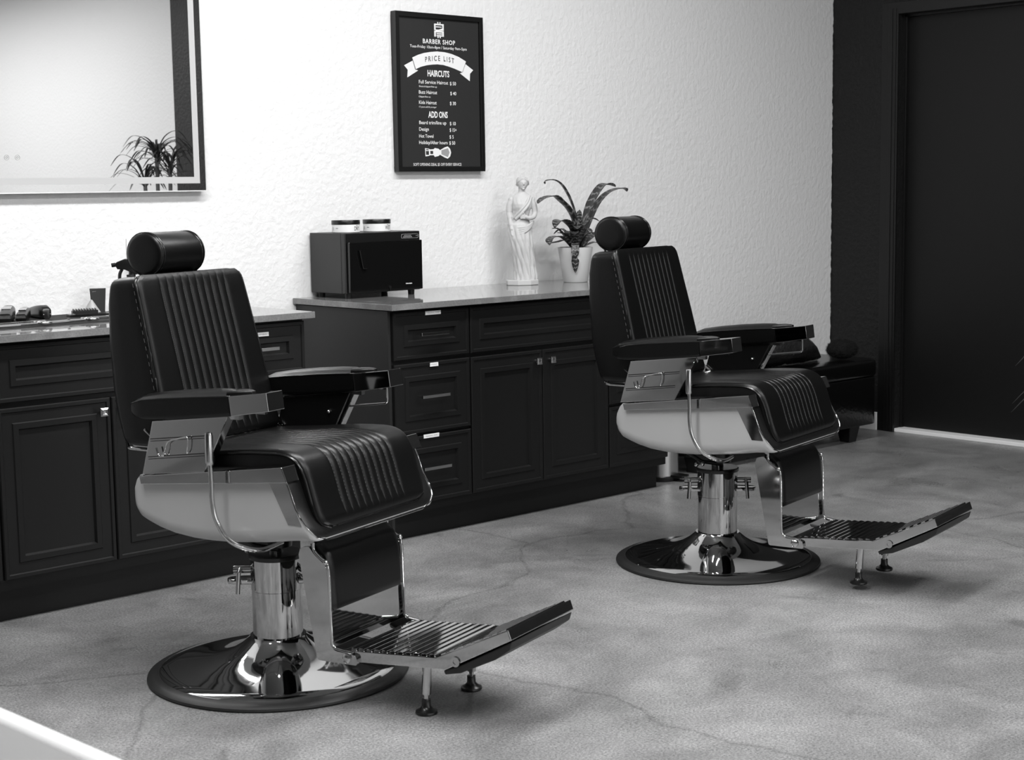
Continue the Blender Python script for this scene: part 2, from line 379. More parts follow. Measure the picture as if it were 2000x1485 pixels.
# ---------------------------------------------------------------- mirror
MX0, MX1, MZ0, MZ1 = -1.42, -.425, 1.347, 2.35
t = thing('wall_mirror', 'large square-edged mirror with frosted strip on the white wall', 'mirror', (0, 0, 0))
MB().box(MX0+.02, MX1-.012, -.028, -.001, MZ0+.012, MZ1-.02).ob('mirror_body', BLACKP, t)
MB().box(MX0, MX1, -.036, -.028, MZ0, MZ1).ob('mirror_glass', MIRROR, t)
b = MB(); i0, i1 = .026, .050
y0, y1 = -.0368, -.0355
for a in ((MX0+i0, MX1-i0, MZ0+i0, MZ0+i1), (MX0+i0, MX1-i0, MZ1-i1, MZ1-i0), (MX0+i0, MX0+i1, MZ0+i1, MZ1-i1), (MX1-i1, MX1-i0, MZ0+i1, MZ1-i1)): b.box(a[0], a[1], y0, y1, a[2], a[3])
b.ob('frosted_strip', FROST, t)
b = MB(); 
for a in ((MX0-.004, MX1+.004, MZ0-.004, MZ0), (MX0-.004, MX1+.004, MZ1, MZ1+.004), (MX0-.004, MX0, MZ0, MZ1), (MX1, MX1+.004, MZ0, MZ1)): b.box(a[0], a[1], -.038, -.012, a[2], a[3])
b.ob('metal_edge', EDGEM, t)
for x in (-1.209, -1.170):
    b = MB(); b.tube([(x+.0085*math.cos(k*PI/12), -.0364, 1.467+.0085*math.sin(k*PI/12)) for k in range(24)], .0006, 5, True)
    b.tube([(x+.0035*math.cos(k*PI/6), -.0364, 1.467+.0035*math.sin(k*PI/6)) for k in range(12)], .0007, 5, True); b.ob('touch_button', PRINTG, t)

# ---------------------------------------------------------------- price list
px0, px1, pz0, pz1 = .507, .990, 1.413, 2.072
t = thing('price_list', 'black framed barber shop price list hanging on the white wall', 'sign', (0, 0, 0))
b = MB(); fwd = .020
for a in ((px0, px1, pz0, pz0+fwd), (px0, px1, pz1-fwd, pz1), (px0, px0+fwd, pz0+fwd, pz1-fwd), (px1-fwd, px1, pz0+fwd, pz1-fwd)): b.box(a[0], a[1], -.032, -.001, a[2], a[3])
b.ob('frame', FRAMEB, t, bevel=.001)
bd = MB().box(px0+fwd-.002, px1-fwd+.002, -.022, -.004, pz0+fwd-.002, pz1-fwd+.002).ob('board', POSTER, t)
PY = -.0226
TX = [('BARBER SHOP', .6588, .837, 1.948, .0185, .022, 1.15), ('Tues-Friday 10am-8pm / Saturday 9am-5pm', .5884, .902, 1.9279, .0112, .006, 1),
('HAIRCUTS', .6805, .801, 1.8121, .0256, .03, 1), ('Full Service Haircut', .6325, .7933, 1.7807, .0139, .01, 1), ('$ 50', .8032, .8373, 1.7786, .0143, .01, 1), ('Shears/clipper/line up', .6327, .7307, 1.7658, .0064, .005, 1),
('Buzz Haircut', .6313, .7309, 1.7383, .014, .01, 1), ('$ 40', .8046, .8378, 1.7369, .0142, .01, 1), ('Clipper/line up', .6299, .6946, 1.7232, .0063, .005, 1),
('Kids Haircut', .6309, .7272, 1.6956, .014, .01, 1), ('$ 30', .8012, .8349, 1.6949, .0143, .01, 1), ('12 years old & younger', .6313, .7259, 1.6807, .0064, .005, 1),
('ADD ONS', .6801, .7875, 1.6401, .0256, .03, 1), ('Beard trim/line up', .6294, .7787, 1.6117, .014, .01, 1), ('$ 10', .7984, .8319, 1.6096, .0142, .01, 1),
('Design', .6285, .6813, 1.584, .0141, .01, 1), ('$ 15+', .7971, .8356, 1.5822, .0143, .01, 1), ('Hot Towel', .6277, .7062, 1.5552, .014, .01, 1), ('$ 5', .7954, .8187, 1.5529, .0144, .01, 1),
('Holiday/After hours', .627, .7837, 1.5283, .014, .01, 1), ('$ 50', .7933, .8268, 1.5273, .0143, .01, 1), ('SOFT OPENING DEAL $5 OFF EVERY SERVICE', .5935, .8598, 1.4372, .0115, .008, 1)]
for s, a, c, z, h, bo, sp in TX: text_mb(s, a, c, z, h, PY, bo, spacing=sp).ob('lettering', PRINT, bd)
# banner ribbon
top = [(0.599,1.8854),(0.6305,1.8981),(0.6636,1.9072),(0.6999,1.9134),(0.7363,1.9167),(0.776,1.9156),(0.8159,1.9101),(0.8559,1.8992),(0.8962,1.8823)]
bot = [(0.6169,1.8385),(0.647,1.85),(0.6772,1.8569),(0.7075,1.8611),(0.7349,1.8632),(0.7684,1.8618),(0.799,1.8562),(0.8329,1.8483),(0.8747,1.836)]
b = MB(); n = len(top); b.add([(x, PY, z) for x, z in top]+[(x, PY, z) for x, z in bot], [(i, i+1, n+i+1, n+i) for i in range(n-1)])
def poly(b, P, y=PY): b.add([(x, y, z) for x, z in P], [tuple(range(len(P)))])
poly(b, [(.5545, .0), ][:0] or [(.6015,1.8731),(.5552,1.8518),(.5738,1.8345),(.5708,1.8027),(.6301,1.8333),(.6145,1.8365)], PY+.0002)
poly(b, [(.894,1.8704),(.937,1.8466),(.9186,1.8306),(.9169,1.7989),(.8605,1.8308),(.8765,1.8355)], PY+.0002)
b.ob('banner', PRINT, bd)
b = MB().tube([(.5995, PY-.0001, 1.8850), (.6169, PY-.0001, 1.8385), (.6301, PY-.0001, 1.8333)], .0008, 4).ob('banner_fold', PRINTG, bd)
b = MB().tube([(.8962, PY-.0001, 1.8820), (.8765, PY-.0001, 1.8360), (.8605, PY-.0001, 1.8308)], .0008, 4)
b.ob('banner_fold', PRINTG, bd)
def arcz(u): 
    d = (u-.750)/.0765; return -.0072*d*d
text_mb('PRICE LIST', .669, .829, 1.8785, .0205, PY-.0006, .012, fn=lambda u, w: (u, PY-.0006, w+arcz(u)), spacing=1.5).ob('lettering', INK, bd)
# emblem: stacked folded strokes with small ticks
b = MB(); ex, ez = .748, 2.0065
def bar(x0, x1, z0, z1): b.box(ex+x0, ex+x1, PY-.0002, PY+.0002, ez+z0, ez+z1)
for sx in (-.0085, .0035): bar(sx, sx+.0062, .0265, .0325); bar(sx, sx+.0062, -.0335, -.0275)
bar(-.026, .027, .0195, .0255); bar(.019, .027, .004, .0195); bar(-.026, -.018, -.0015, .0195); bar(-.016, .015, .0105, .0145)
poly(b, [(ex-.018, ez+.0015), (ex-.002, ez+.0015), (ex+.019, ez+.0075), (ex+.027, ez+.0045), (ex+.027, ez-.0015), (ex-.018, ez-.0045)], PY)
bar(-.026, .027, -.0105, -.0035); bar(-.026, -.017, -.0285, -.0105); bar(-.013, .019, -.0185, -.0135); bar(.019, .027, -.0215, -.0105); bar(-.013, .027, -.0268, -.0215)
b.ob('emblem', PRINT, bd)
# shaving brush picture
b = MB()
poly(b, [(.658,1.511),(.680,1.509),(.684,1.506),(.705,1.507),(.712,1.5125),(.733,1.509),(.7407,1.5035),(.766,1.515),(.784,1.5197),(.797,1.510),(.8026,1.4935),(.797,1.477),(.783,1.4675),(.7657,1.4725),(.740,1.484),(.732,1.4785),(.7111,1.4746),(.705,1.482),(.684,1.4815),(.680,1.479),(.660,1.4766)])
b.ob('brush_picture', PRINT, bd)
b = MB(); poly(b, [(.662,1.4995),(.679,1.4995),(.679,1.483),(.663,1.483)], PY-.0003); poly(b, [(.6865,1.500),(.702,1.500),(.702,1.487),(.6865,1.487)], PY-.0003); poly(b, [(.663,1.507),(.678,1.507),(.678,1.503),(.663,1.503)], PY-.0003)
b.ob('brush_picture', INK, bd, label='dark parts of the brush picture')
b = MB(); poly(b, [(.748,1.503),(.785,1.512),(.794,1.4935),(.784,1.474),(.748,1.486)], PY-.0003); b.ob('brush_picture', PRINTG, bd, label='grey bristles of the brush picture')

# ---------------------------------------------------------------- barber chair
def path_normals(P):
    N = []
    for i in range(len(P)):
        a = P[max(i-1, 0)]; b = P[min(i+1, len(P)-1)]; t = Vector((b[0]-a[0], b[1]-a[1])).normalized()
        N.append(Vector((-t.y, t.x)))
    return N
def resample(pts, n):
    P = catmull([(p[0], p[1], 0) for p in pts], 10); L = [0]
    for i in range(1, len(P)): L.append(L[-1]+(P[i]-P[i-1]).length)
    out = []; k = 0
    for j in range(n):
        s = L[-1]*j/(n-1)
        while k < len(L)-2 and L[k+1] < s: k += 1
        t = (s-L[k])/max(L[k+1]-L[k], 1e-9); q = P[k].lerp(P[k+1], t); out.append((q.x, q.y))
    return out, L[-1]
def cushion(path, W, thick, r0=.03, r1=.05, grooves=(), gd=.004, edge=.022, drop=.016, nv=46, nu=100, side=1, taper=None):
    """upholstered slab following an xz path, mirrored in y; returns mesh, boundary loop"""
    P, LT = resample(path, nv); N = path_normals(P); top = []
    if grooves:
        sp = abs(grooves[1]-grooves[0]); ya = []
        for k in range(len(grooves)-1):
            for t in (0, .04, .12, .28, .5, .72, .88, .96): ya.append(grooves[k]+sp*t)
        ya.append(grooves[-1]); e0 = grooves[-1]+sp*.5; ya = [-e0]+[grooves[0]-sp*t for t in (.3, .12, .04)]+ya+[grooves[-1]+sp*t for t in (.04, .12, .3)]+[e0]
        out = [0, .02, .06, .12, .2, .3, .42, .56, .7, .85]; nu = len(ya)+2*len(out)
    us = [-1+2*i/(nu-1) for i in range(nu)]
    for j, (p, nn) in enumerate(zip(P, N)):
        s = LT*j/(nv-1); w = W if not taper else taper(j/(nv-1))
        hw = w
        if s < r0: hw = w-r0+math.sqrt(max(r0*r0-(r0-s)**2, 0))
        e = LT-s
        if e < r1: hw = min(hw, w-r1+math.sqrt(max(r1*r1-(r1-e)**2, 0)))
        row = []
        ylist = ([-hw+(hw-e0)*t for t in out]+ya+[hw-(hw-e0)*t for t in out[::-1]]) if grooves else [u*hw for u in us]
        for y in ylist:
            d = min(hw-abs(y), s, e)
            h = 0 if d >= edge else -drop*(1-math.sqrt(max(1-(1-d/edge)**2, 0)))
            if grooves:
                fade = min(1, max(0, (min(s, e)-.02)/.04)); dg = min(abs(y-gy) for gy in grooves)
                if grooves[0]-sp*.6 < y < grooves[-1]+sp*.6:
                    k = min(dg/(sp/2), 1); h += (-gd*(1-math.sqrt(max(0, 1-(1-k)**2))))*fade
            row.append(((p[0]+nn.x*side*h), y, (p[1]+nn.y*side*h)))
        top.append(row)
    mb = MB(); v = [q for r in top for q in r]
    f = [(j*nu+i, j*nu+i+1, (j+1)*nu+i+1, (j+1)*nu+i) for j in range(nv-1) for i in range(nu-1)]
    loop = [(0, i) for i in range(nu)]+[(j, nu-1) for j in range(1, nv)]+[(nv-1, i) for i in range(nu-2, -1, -1)]+[(j, 0) for j in range(nv-2, 0, -1)]
    base = len(v); lp = []
    for (j, i) in loop:
        q = top[j][i]; lp.append(q); v.append((q[0]-N[j].x*side*thick, q[1], q[2]-N[j].y*side*thick))
    n = len(loop)
    for k in range(n):
        a = loop[k][0]*nu+loop[k][1]; c = loop[(k+1) % n][0]*nu+loop[(k+1) % n][1]; f.append((a, c, base+(k+1) % n, base+k))
    f.append(tuple(base+k for k in range(n)))
    return mb.add(v, f), lp, (P, N, LT)
def thin(lp, step):
    out = [lp[0]]
    for p in lp[1:]:
        if (Vector(p)-Vector(out[-1])).length > step: out.append(p)
    return out
def stitches(PN, grooves, m0, m1, side=1, n=60, gd=.004):
    P, N, LT = PN; mb = MB(); nv = len(P)
    for gy in grooves:
        for k in range(n):
            s = m0+(LT-m0-m1)*k/n; L = (LT-m0-m1)/n*.52
            def at(s):
                t = s/LT*(nv-1); i = min(int(t), nv-2); fr = t-i
                x = P[i][0]*(1-fr)+P[i+1][0]*fr; z = P[i][1]*(1-fr)+P[i+1][1]*fr; nn = N[i]*(1-fr)+N[i+1]*fr
                h = -gd+.0006; return (x+nn.x*side*h, gy, z+nn.y*side*h)
            mb.tube([at(s), at(s+L)], .0007, 4)
    return mb

def build_chair():
    C = thing('barber_chair', 'x', 'barber chair', (0, 0, 0))
    # --- base
    prof = [(.328, .012), (.330, .0215), (.322, .0255), (.29, .030), (.25, .035), (.20, .044), (.16, .055), (.125, .070), (.10, .086), (.086, .098), (.080, .104), (.078, .108), (.0, .108)]
    base = MB().lathe([(.0, .010), (.328, .010)]+prof, 96).ob('base_plate', CHROME, C, 40)
    MB().lathe([(.325, 0), (.360, .0), (.3635, .005), (.362, .010), (.354, .0145), (.345, .0165), (.338, .0185), (.331, .0225), (.326, .020), (.325, .012)], 96).ob('rubber_ring', RUBBER, base, 40)
    colm = MB().lathe([(.0, .104), (.0695, .104), (.0695, .238), (.071, .2395), (.071, .326), (.0695, .328), (0, .328)], 64).ob('column', CHROME, C, 30)
    MB().lathe([(.0, .327), (.074, .327), (.075, .330), (.075, .338), (.072, .341), (0, .341)], 48).ob('column_cap', BLACKP, colm, 30)
    b = MB().lathe([(.0, .338), (.021, .338), (.021, .425), (0, .425)], 32)
    b.ob('piston', CHROME, C, 30)
    b = MB().box(-.09, .09, -.07, .07, .405, .44); b.lathe([(0, .36), (.03, .36), (.034, .405), (0, .405)], 20, (.02, 0, 0)); b.tube([(-.10, -.05, .395), (-.045, -.03, .36), (.03, -.02, .355)], .007)
    b.ob('underseat_mount', BLACKP, C, 30)
    b = MB().sphere((-.055, -.055, .352), .0085).sphere((-.028, -.06, .357), .008); b.ob('linkage_ball', CHROME, C, 60)
    for a, sg in ((math.radians(32), 1), (math.radians(212), -1)):
        d = Vector((math.cos(a), math.sin(a), 0)); q = Vector((-math.sin(a), math.cos(a), 0))
        b = MB(); b.tube([d*.068+Vector((0, 0, .293)), d*.118+Vector((0, 0, .293))], .0108, 14); b.tube([d*.098+Vector((0, 0, .296)), d*.100-q*sg*.030+Vector((0, 0, .290)), d*.104-q*sg*.034+Vector((0, 0, .232))], .0066, 12)
        pl = b.ob('release_lever', CHROME, C, 30)
        pts = [d*.055-q*.03, d*.10-q*.026]+[d*.112+(d*math.cos(t)+q*math.sin(t))*.024 for t in [(-80+160*k/10)*PI/180 for k in range(11)]]+[d*.10+q*.026, d*.055+q*.03]
        MB().prism([(p.x, p.y) for p in pts], .256, .270, 'z').ob('mounting_ear', CHROME, C, 30, bevel=.003)
    # --- shell
    xs = [-.254, -.2525, -.249, -.242, -.228, -.215, -.20, -.17, -.12, -.06, 0, .06, .12, .18, .24, .262, .279, .293, .307, .326, .337, .344, .349]
    zbp = [(-.254, .508), (-.2525, .498), (-.249, .487), (-.242, .475), (-.228, .464), (-.215, .4585), (-.20, .453), (-.17, .443), (-.12, .432), (-.06, .426), (0, .425), (.06, .427), (.12, .432), (.18, .438), (.24, .446), (.274, .4515), (.29, .453), (.306, .4545), (.325, .456), (.341, .4575), (.349, .459)]
    ztp = [(-.254, .516), (-.2525, .525), (-.249, .536), (-.242, .552), (-.228, .576), (-.215, .590), (.262, .612), (.279, .606), (.293, .572), (.307, .538), (.326, .508), (.344, .478), (.349, .464)]
    wtp = [(-.3, .290), (.307, .290), (.326, .2895), (.337, .283), (.344, .272), (.349, .254)]
    def itp(T, x):
        for i in range(len(T)-1):
            if x <= T[i+1][0]: t = (x-T[i][0])/(T[i+1][0]-T[i][0]); return T[i][1]*(1-t)+T[i+1][1]*t
        return T[-1][1]
    rings = []
    for x in xs:
        zb, zt = itp(zbp, x), itp(ztp, x); rc = .032
        d = x+.256; w = itp(wtp, x) if d > rc else .290-rc+math.sqrt(max(rc*rc-(rc-d)**2, 0))
        r = min(.042, (zt-zb)*.8); ring = [(x, -w, zt)]
        for k in range(7): a = PI+k*PI/12; ring.append((x, -w+r+r*math.cos(a), zb+r+r*math.sin(a)))
        for k in range(7): a = 1.5*PI+k*PI/12; ring.append((x, w-r+r*math.cos(a), zb+r+r*math.sin(a)))
        ring.append((x, w, zt)); rings.append(ring)
    MB().loft(rings).ob('seat_shell', SHELL, C, 35)
    for s in (-1, 1):
        b = MB().prism([(-.206, .590), (-.200, .568), (.292, .611), (.276, .649)], s*.306, s*.252)
        b.ob('side_rail', CHROME, C, bevel=.0016)
        pl_ = [(.222+(.606-z_)*.55, z_) for z_ in (.606, .57, .535, .50)]+[(.322, .500), (.308, .530), (.292, .570), (.280, .600), (.272, .608)]
        MB().prism(pl_, s*.2895, s*.2912).ob('shell_trim', CHROME, C)
        # tapered chrome side panel
        sp = MB().prism([(-.163, .738), (-.206, .592), (.012, .614), (.098, .766)], s*.292, s*.264).ob('side_panel', CHROME, C, bevel=.002)
        b = MB()
        for za, zb_ in (((-.171, .690), (.030, .712)), ((-.181, .641), (.012, .664))):
            for dz, rad in ((0, .0016), (.006, .0011)): b.tube([(za[0], s*.2925, za[1]-dz), (zb_[0], s*.2925, zb_[1]-dz)], rad, 6)
        b.ob('panel_groove', BLACKP, sp)
        MB().prism([(-.158, .735), (-.198, .60), (.006, .618), (.085, .762)], s*.263, s*.252).ob('inner_pad', LEATHER, C, bevel=.003)
        hk = catmull([(-.142, s*.303, .670), (-.138, s*.303, .656), (-.131, s*.303, .648), (-.121, s*.303, .650), (-.112, s*.302, .668), (-.108, s*.301, .682), (-.092, s*.300, .692), (-.069, s*.299, .698), (-.050, s*.300, .702), (-.036, s*.301, .704), (-.034, s*.301, .690), (-.037, s*.301, .672), (-.041, s*.297, .662)], 5)
        MB().tube(hk, .0024, 8).ob('towel_hook', CHROME, sp, 60)
        MB().sphere((.010, s*.249, .703), .006).ob('rivet', CHROME, C, 60)
    MB().tube([(-.235, .246, .705), (-.160, .246, .652)], .004, 6).tube([(-.235, -.246, .705), (-.160, -.246, .652)], .004, 6).ob('back_link', CHROME, C, 40)
    # --- recline lever on the right side only
    lv = MB().tube(catmull([(.072, -.338, .655), (.074, -.338, .60), (.074, -.338, .555), (.082, -.335, .505), (.105, -.325, .458), (.135, -.30, .430), (.150, -.24, .412), (.12, -.12, .405)], 6), .0066, 10).ob('recline_lever', CHROME, C, 60)
    MB().lathe([(0, 0), (.0095, 0), (.0108, .004), (.0112, .010), (.0108, .076), (.0085, .083), (0, .085)], 20, (.071, -.338, .646)).ob('lever_grip', CHROME_B, lv, 40)
    # --- seat
    gro = [(-4.5+i)*.0295 for i in range(10)]
    spath = [(-.19, .650), (-.10, .658), (0, .666), (.10, .676), (.18, .6805), (.235, .6800), (.272, .669), (.297, .645), (.314, .608), (.328, .563), (.342, .522), (.356, .487)]
    mb, lp, PN = cushion(spath, .243, .050, .02, .045, gro, .0048, edge=.016, drop=.012)
    sc = mb.ob('seat_cushion', LEATHER, C, 50)
    MB().tube(thin(lp, .006), 0.0042, 6, True).ob('piping', PIPING, sc, 60)
    stitches(PN, gro, .05, .05).ob('stitching', THREAD, sc)['kind'] = 'stuff'
    tpath = [(-.18, .615), (0, .622), (.18, .632), (.235, .638), (.266, .630), (.284, .605), (.297, .572), (.311, .538), (.330, .508), (.348, .478), (.351, .455)]
    mb, lp, PN = cushion(tpath, .2895, .030, .02, .072, (), edge=.004, drop=.003, nu=40)
    ty = mb.ob('seat_tray', TRAY, C, 50)
    MB().tube([p for p in thin(lp, .006) if p[0] > .276], .0024, 6).ob('tray_trim', CHROME, ty, 60)
    # --- backrest
    fp = [(-.150, .655), (-.171, .735), (-.190, .815), (-.209, .893), (-.229, .970), (-.247, 1.040), (-.259, 1.085), (-.270, 1.112), (-.284, 1.122)]
    mb, lp, PN = cushion(fp, .226, .004, .02, .040, gro, .0046, edge=.014, drop=.010, side=-1, taper=lambda t: .236-.020*t)
    bk = mb.ob('backrest', LEATHER, C, 50)
    MB().tube(thin(lp, .006), 0.0042, 6, True).ob('piping', PIPING, bk, 60)
    stitches(PN, gro, .08, .05, -1).ob('stitching', THREAD, bk)['kind'] = 'stuff'
    lpb = thin(lp, .004); rear = [(.60, -.330), (.665, -.336), (.73, -.357), (.80, -.371), (.93, -.383), (1.04, -.385), (1.09, -.378), (1.14, -.366)]
    rings = []
    for t, e in ((.0, .0015), (.06, .0005), (.3, 0), (.6, 0), (.84, 0), (.89, .0015), (.935, .0045), (.97, .009), (.99, .0145), (1.0, .022)):
        ring = []
        for (x, y, z) in lpb:
            zz = .89+(z-.89)*(1-.030*t*(z > .89))*(1-e/.23); yy = y*(1-e/.21); x0_ = x-.003
            ring.append((x0_+(itp(rear, z)-x0_)*t, yy, zz))
        rings.append(ring)
    bb = MB().loft(rings).ob('backrest_body', LEATHER, C, 60)
    st = MB(); L_ = [p for p in thin(lp, .0028) if abs(p[1]) > .195 and .68 < p[2] < 1.10]
    for a_, b_ in zip(L_[::2], L_[1::2]):
        if abs(a_[1]-b_[1]) < .01: st.tube([(a_[0]-.010, a_[1]+(.0006 if a_[1] > 0 else -.0006), a_[2]), (b_[0]-.010, b_[1]+(.0006 if b_[1] > 0 else -.0006), b_[2])], .0007, 4)
    st.ob('stitching', THREAD, bb)['kind'] = 'stuff'
    b = MB().tube(fillet([(-.342, -.205, .672), (-.338, -.205, .640), (-.25, -.205, .640), (-.25, .205, .640), (-.338, .205, .640), (-.342, .205, .672)], .02), .005, 8); b.box(-.325, -.23, -.2, .2, .645, .667)
    b.ob('back_bracket', CHROME, C, 40)
    # --- headrest
    hx, hz, hl, ra, rb = -.358, 1.168, .086, .067, .0605
    rings = []
    for y, k in ((-hl-.007, .0), (-hl-.007, .5), (-hl-.0065, .80), (-hl-.0045, .93), (-hl, .99), (-hl+.006, 1.0), (0, 1.0), (hl-.006, 1.0), (hl, .985), (hl+.008, .91), (hl+.013, .75), (hl+.015, .4), (hl+.015, 0)):
        rings.append([(hx+ra*k*math.cos(2*PI*i/40), y, hz+rb*k*math.sin(2*PI*i/40)) for i in range(40)])
    hr = MB().loft(rings, cap=False).ob('headrest', LEATHER, C, 60)
    b = MB()
    for y in (-hl+.001, -hl+.009, hl-.001, hl-.009): b.tube([(hx+(ra+.0003)*math.cos(2*PI*i/48), y, hz+(rb+.0003)*math.sin(2*PI*i/48)) for i in range(48)], .0015, 6, True)
    b.ob('piping', PIPING, hr, 60)
    MB().box(hx-.014, hx+.014, -.02, .02, 1.09, 1.14).ob('headrest_post', CHROME, hr)
    # --- arms
    for s in (-1, 1):
        cy = s*.268
        def asec(x, hw, z0, zs, cr, rb=.012):
            P_ = []
            for k in range(5): a = PI+k*PI/8; P_.append((x, cy-hw+rb+rb*math.cos(a), z0+rb+rb*math.sin(a)))
            for k in range(5): a = 1.5*PI+k*PI/8; P_.append((x, cy+hw-rb+rb*math.cos(a), z0+rb+rb*math.sin(a)))
            P_.append((x, cy+hw, zs))
            for k in range(0, 11): q = 1-k/5; P_.append((x, cy+(hw-.0025)*q, zs+.001+cr*(1-q*q)**.8))
            P_.append((x, cy-hw, zs)); return P_
        secs = [(-.236, .020, .760, .779, .002), (-.232, .028, .750, .781, .003), (-.217, .032, .743, .786, .009), (-.19, .033, .741, .793, .013), (-.12, .033, .744, .801, .016), (-.03, .033, .752, .809, .018), (.05, .033, .760, .815, .018), (.095, .033, .765, .818, .016), (.110, .0325, .767, .819, .013)]
        MB().loft([asec(x, hw, z0, zs, cr, min(.012, (zs-z0)*.4)) for x, hw, z0, zs, cr in secs]).loft([rsec(x, cy, hw, z0, z1, min(r, (z1-z0)*.45)) for x, hw, z0, z1, r in ((.100, .030, .812, .832, .008), (.13, .026, .816, .834, .007), (.15, .018, .820, .834, .005), (.166, .008, .825, .832, .002))]).ob('arm_pad', LEATHER, C, 40)
        ap = C.children[-1]; MB().tube([(x, cy+hw, zs+.0005) for x, hw, z0, zs, cr in secs]+[(x, cy-hw, zs+.0005) for x, hw, z0, zs, cr in secs[::-1]], .0018, 6, True).ob('piping', PIPING, ap, 60)
        tip = MB().prism([(.109, .820), (.115, .768), (.237, .787), (.231, .834)], s*.301, s*.235).ob('arm_tip', CHROME, C, bevel=.0015)
        b = MB() if s < 0 else MB().tube(fillet([(.204, cy, .786), (.204, cy, .736), (.060, cy, .719)], .012), .0030, 8); b.box(.15, .204, cy-.006, cy+.006, .775, .785)
        b.ob('towel_bar' if s > 0 else 'bar_mount', CHROME, tip, 60)
        MB().box(.05, .12, cy-.008, cy+.008, .756, .770).ob('arm_bracket', CHROME_B, tip)
    # --- footrest
    nfoot = len(C.children)
    for s in (-1, 1):
        out = fillet([(.216, .392, 0), (.222, .412, 0), (.250, .418, 0), (.266, .398, 0), (.300, .374, 0), (.307, .360, 0), (.312, .160, 0), (.324, .148, 0), (.392, .144, 0), (.396, .118, 0), (.268, .116, 0), (.216, .392, 0)], .008, 3)
        pl = MB().prism([(p.x, p.y) for p in out[:-1]], s*.172, s*.162).ob('footrest_bracket', CHROME, C, 30)
        MB().tube(catmull([(.262, s*.168, .430), (.264, s*.168, .408), (.280, s*.168, .392), (.301, s*.168, .378), (.309, s*.168, .355), (.311, s*.168, .26), (.314, s*.168, .175), (.320, s*.168, .156), (.340, s*.168, .151), (.380, s*.168, .148)], 5), .0045, 8).sphere((.302, s*.170, .380), .0075).ob('bracket_bead', CHROME, pl, 60)
        b = MB().lathe([(0, 0), (.0125, 0), (.0125, .005), (.008, .008), (.005, .009), (0, .009)], 20); b.v = [(p[0]+.364, s*(.172+p[2]), p[1]+.134) for p in b.v]; b.ob('hinge_bolt', CHROME_B, pl, 30)
        b = MB().tube([(.262, s*.10, .438), (.262, s*.176, .438)], .011, 12); b.ob('hinge_pin', CHROME, pl, 30)
    MB().prism([(.262, .405), (.285, .394), (.300, .370), (.308, .150), (.302, .150), (.294, .368), (.280, .388), (.258, .400)], -.163, .163).ob('calf_panel', CHROME, C, bevel=.001)
    mb, lp, PN = cushion([(.248, .436), (.272, .424), (.294, .404), (.307, .378), (.313, .345), (.316, .30), (.318, .250)], .1605, .014, .01, .008, (), edge=.010, drop=.006, nu=30, nv=24)
    mb.ob('calf_pad', LEATHER, C, 50)
    fr = MB().prism([(.345, .150), (.633, .171), (.842, .268), (.851, .243), (.660, .143), (.350, .121)], -.162, .162).ob('footrest_plate', CHROME, C, bevel=.002)
    b = MB()
    for k in range(11): x = .371+k*.0242; z = .1502+(x-.345)*(.021/.288); b.prism([(x-.0086, z-.002), (x-.0078, z+.0040), (x-.002, z+.0046), (x+.0072, z+.0034), (x+.0084, z-.002)], -.151, .151)
    b.ob('tread_ribs', CHROME, fr, bevel=.0012)
    b = MB()
    for k in range(8): f_ = (k+.6)/8.3; x = .633+.209*f_; z = .171+.097*f_; b.prism([(x-.0092, z-.005), (x-.0080, z+.0010), (x+.0050, z+.0068), (x+.0070, z+.002)], -.151, .151)
    b.ob('flap_ribs', CHROME, fr, bevel=.0012)
    b = MB().lathe([(0, 0), (.013, 0), (.013, .004), (.006, .004), (.006, .002), (0, .002)], 20); b.v = [(p[0]+.690, -.162-p[2], p[1]+.168) for p in b.v]; b.ob('hinge_bolt', CHROME_B, fr, 30)
    MB().prism([(.650, .138), (.700, .158), (.849, .238), (.842, .216), (.800, .186), (.700, .138), (.655, .128)], -.157, .157).ob('flap_pad', RUBBER, C, bevel=.003)
    for s in (-1, 1):
        lg = MB().tube([(.572, s*.11, .158), (.566, s*.11, .052)], .0125, 16).tube([(.5665, s*.11, .06), (.565, s*.11, .034)], .007, 12).ob('footrest_leg', CHROME, C, 40)
        MB().lathe([(0, 0), (.027, 0), (.029, .003), (.028, .008), (.018, .013), (.012, .020), (.0115, .038), (0, .038)], 24, (.565, s*.11, 0)).ob('rubber_foot', BLACKP, lg, 40)
    for o_ in list(C.children)[nfoot:]:
        if o_.name.split('.')[0] != 'footrest_leg': o_.location.x -= {'calf_pad': .006, 'calf_panel': .006}.get(o_.name.split('.')[0], .0)
    return C
ch = build_chair()
ch['label'] = 'black leather barber chair under the mirror, nearer the white desk'; ch['group'] = 'black and chrome barber chairs'
ch.location = (-1.2105, -1.5976, 0); ch.rotation_euler = (0, 0, math.radians(-72.83))
c2 = copy_tree(ch); c2['label'] = 'black leather barber chair in front of the bench, nearer the black door'
c2.location = (.645, -1.634, 0)
for c_ in c2.children:
    nm = c_.name.split('.')[0]; near = c_.type == 'MESH' and sum(v_[1] for v_ in c_.bound_box) < 0
    if nm == 'headrest': c_.location.x -= .028
    if nm in ('footrest_bracket', 'calf_pad', 'calf_panel', 'footrest_plate', 'flap_pad'): c_.location.x += .017; c_.location.z += .008
    if nm == 'footrest_leg': c_.location.x += .018; c_.location.z += .018
    if nm in ('backrest', 'backrest_body'): c_.location.x -= .018
    if nm in ('arm_pad', 'arm_tip', 'side_panel', 'inner_pad'): c_.location.x -= .020 if near else .004
c2.rotation_euler = (0, 0, math.radians(-77.96))

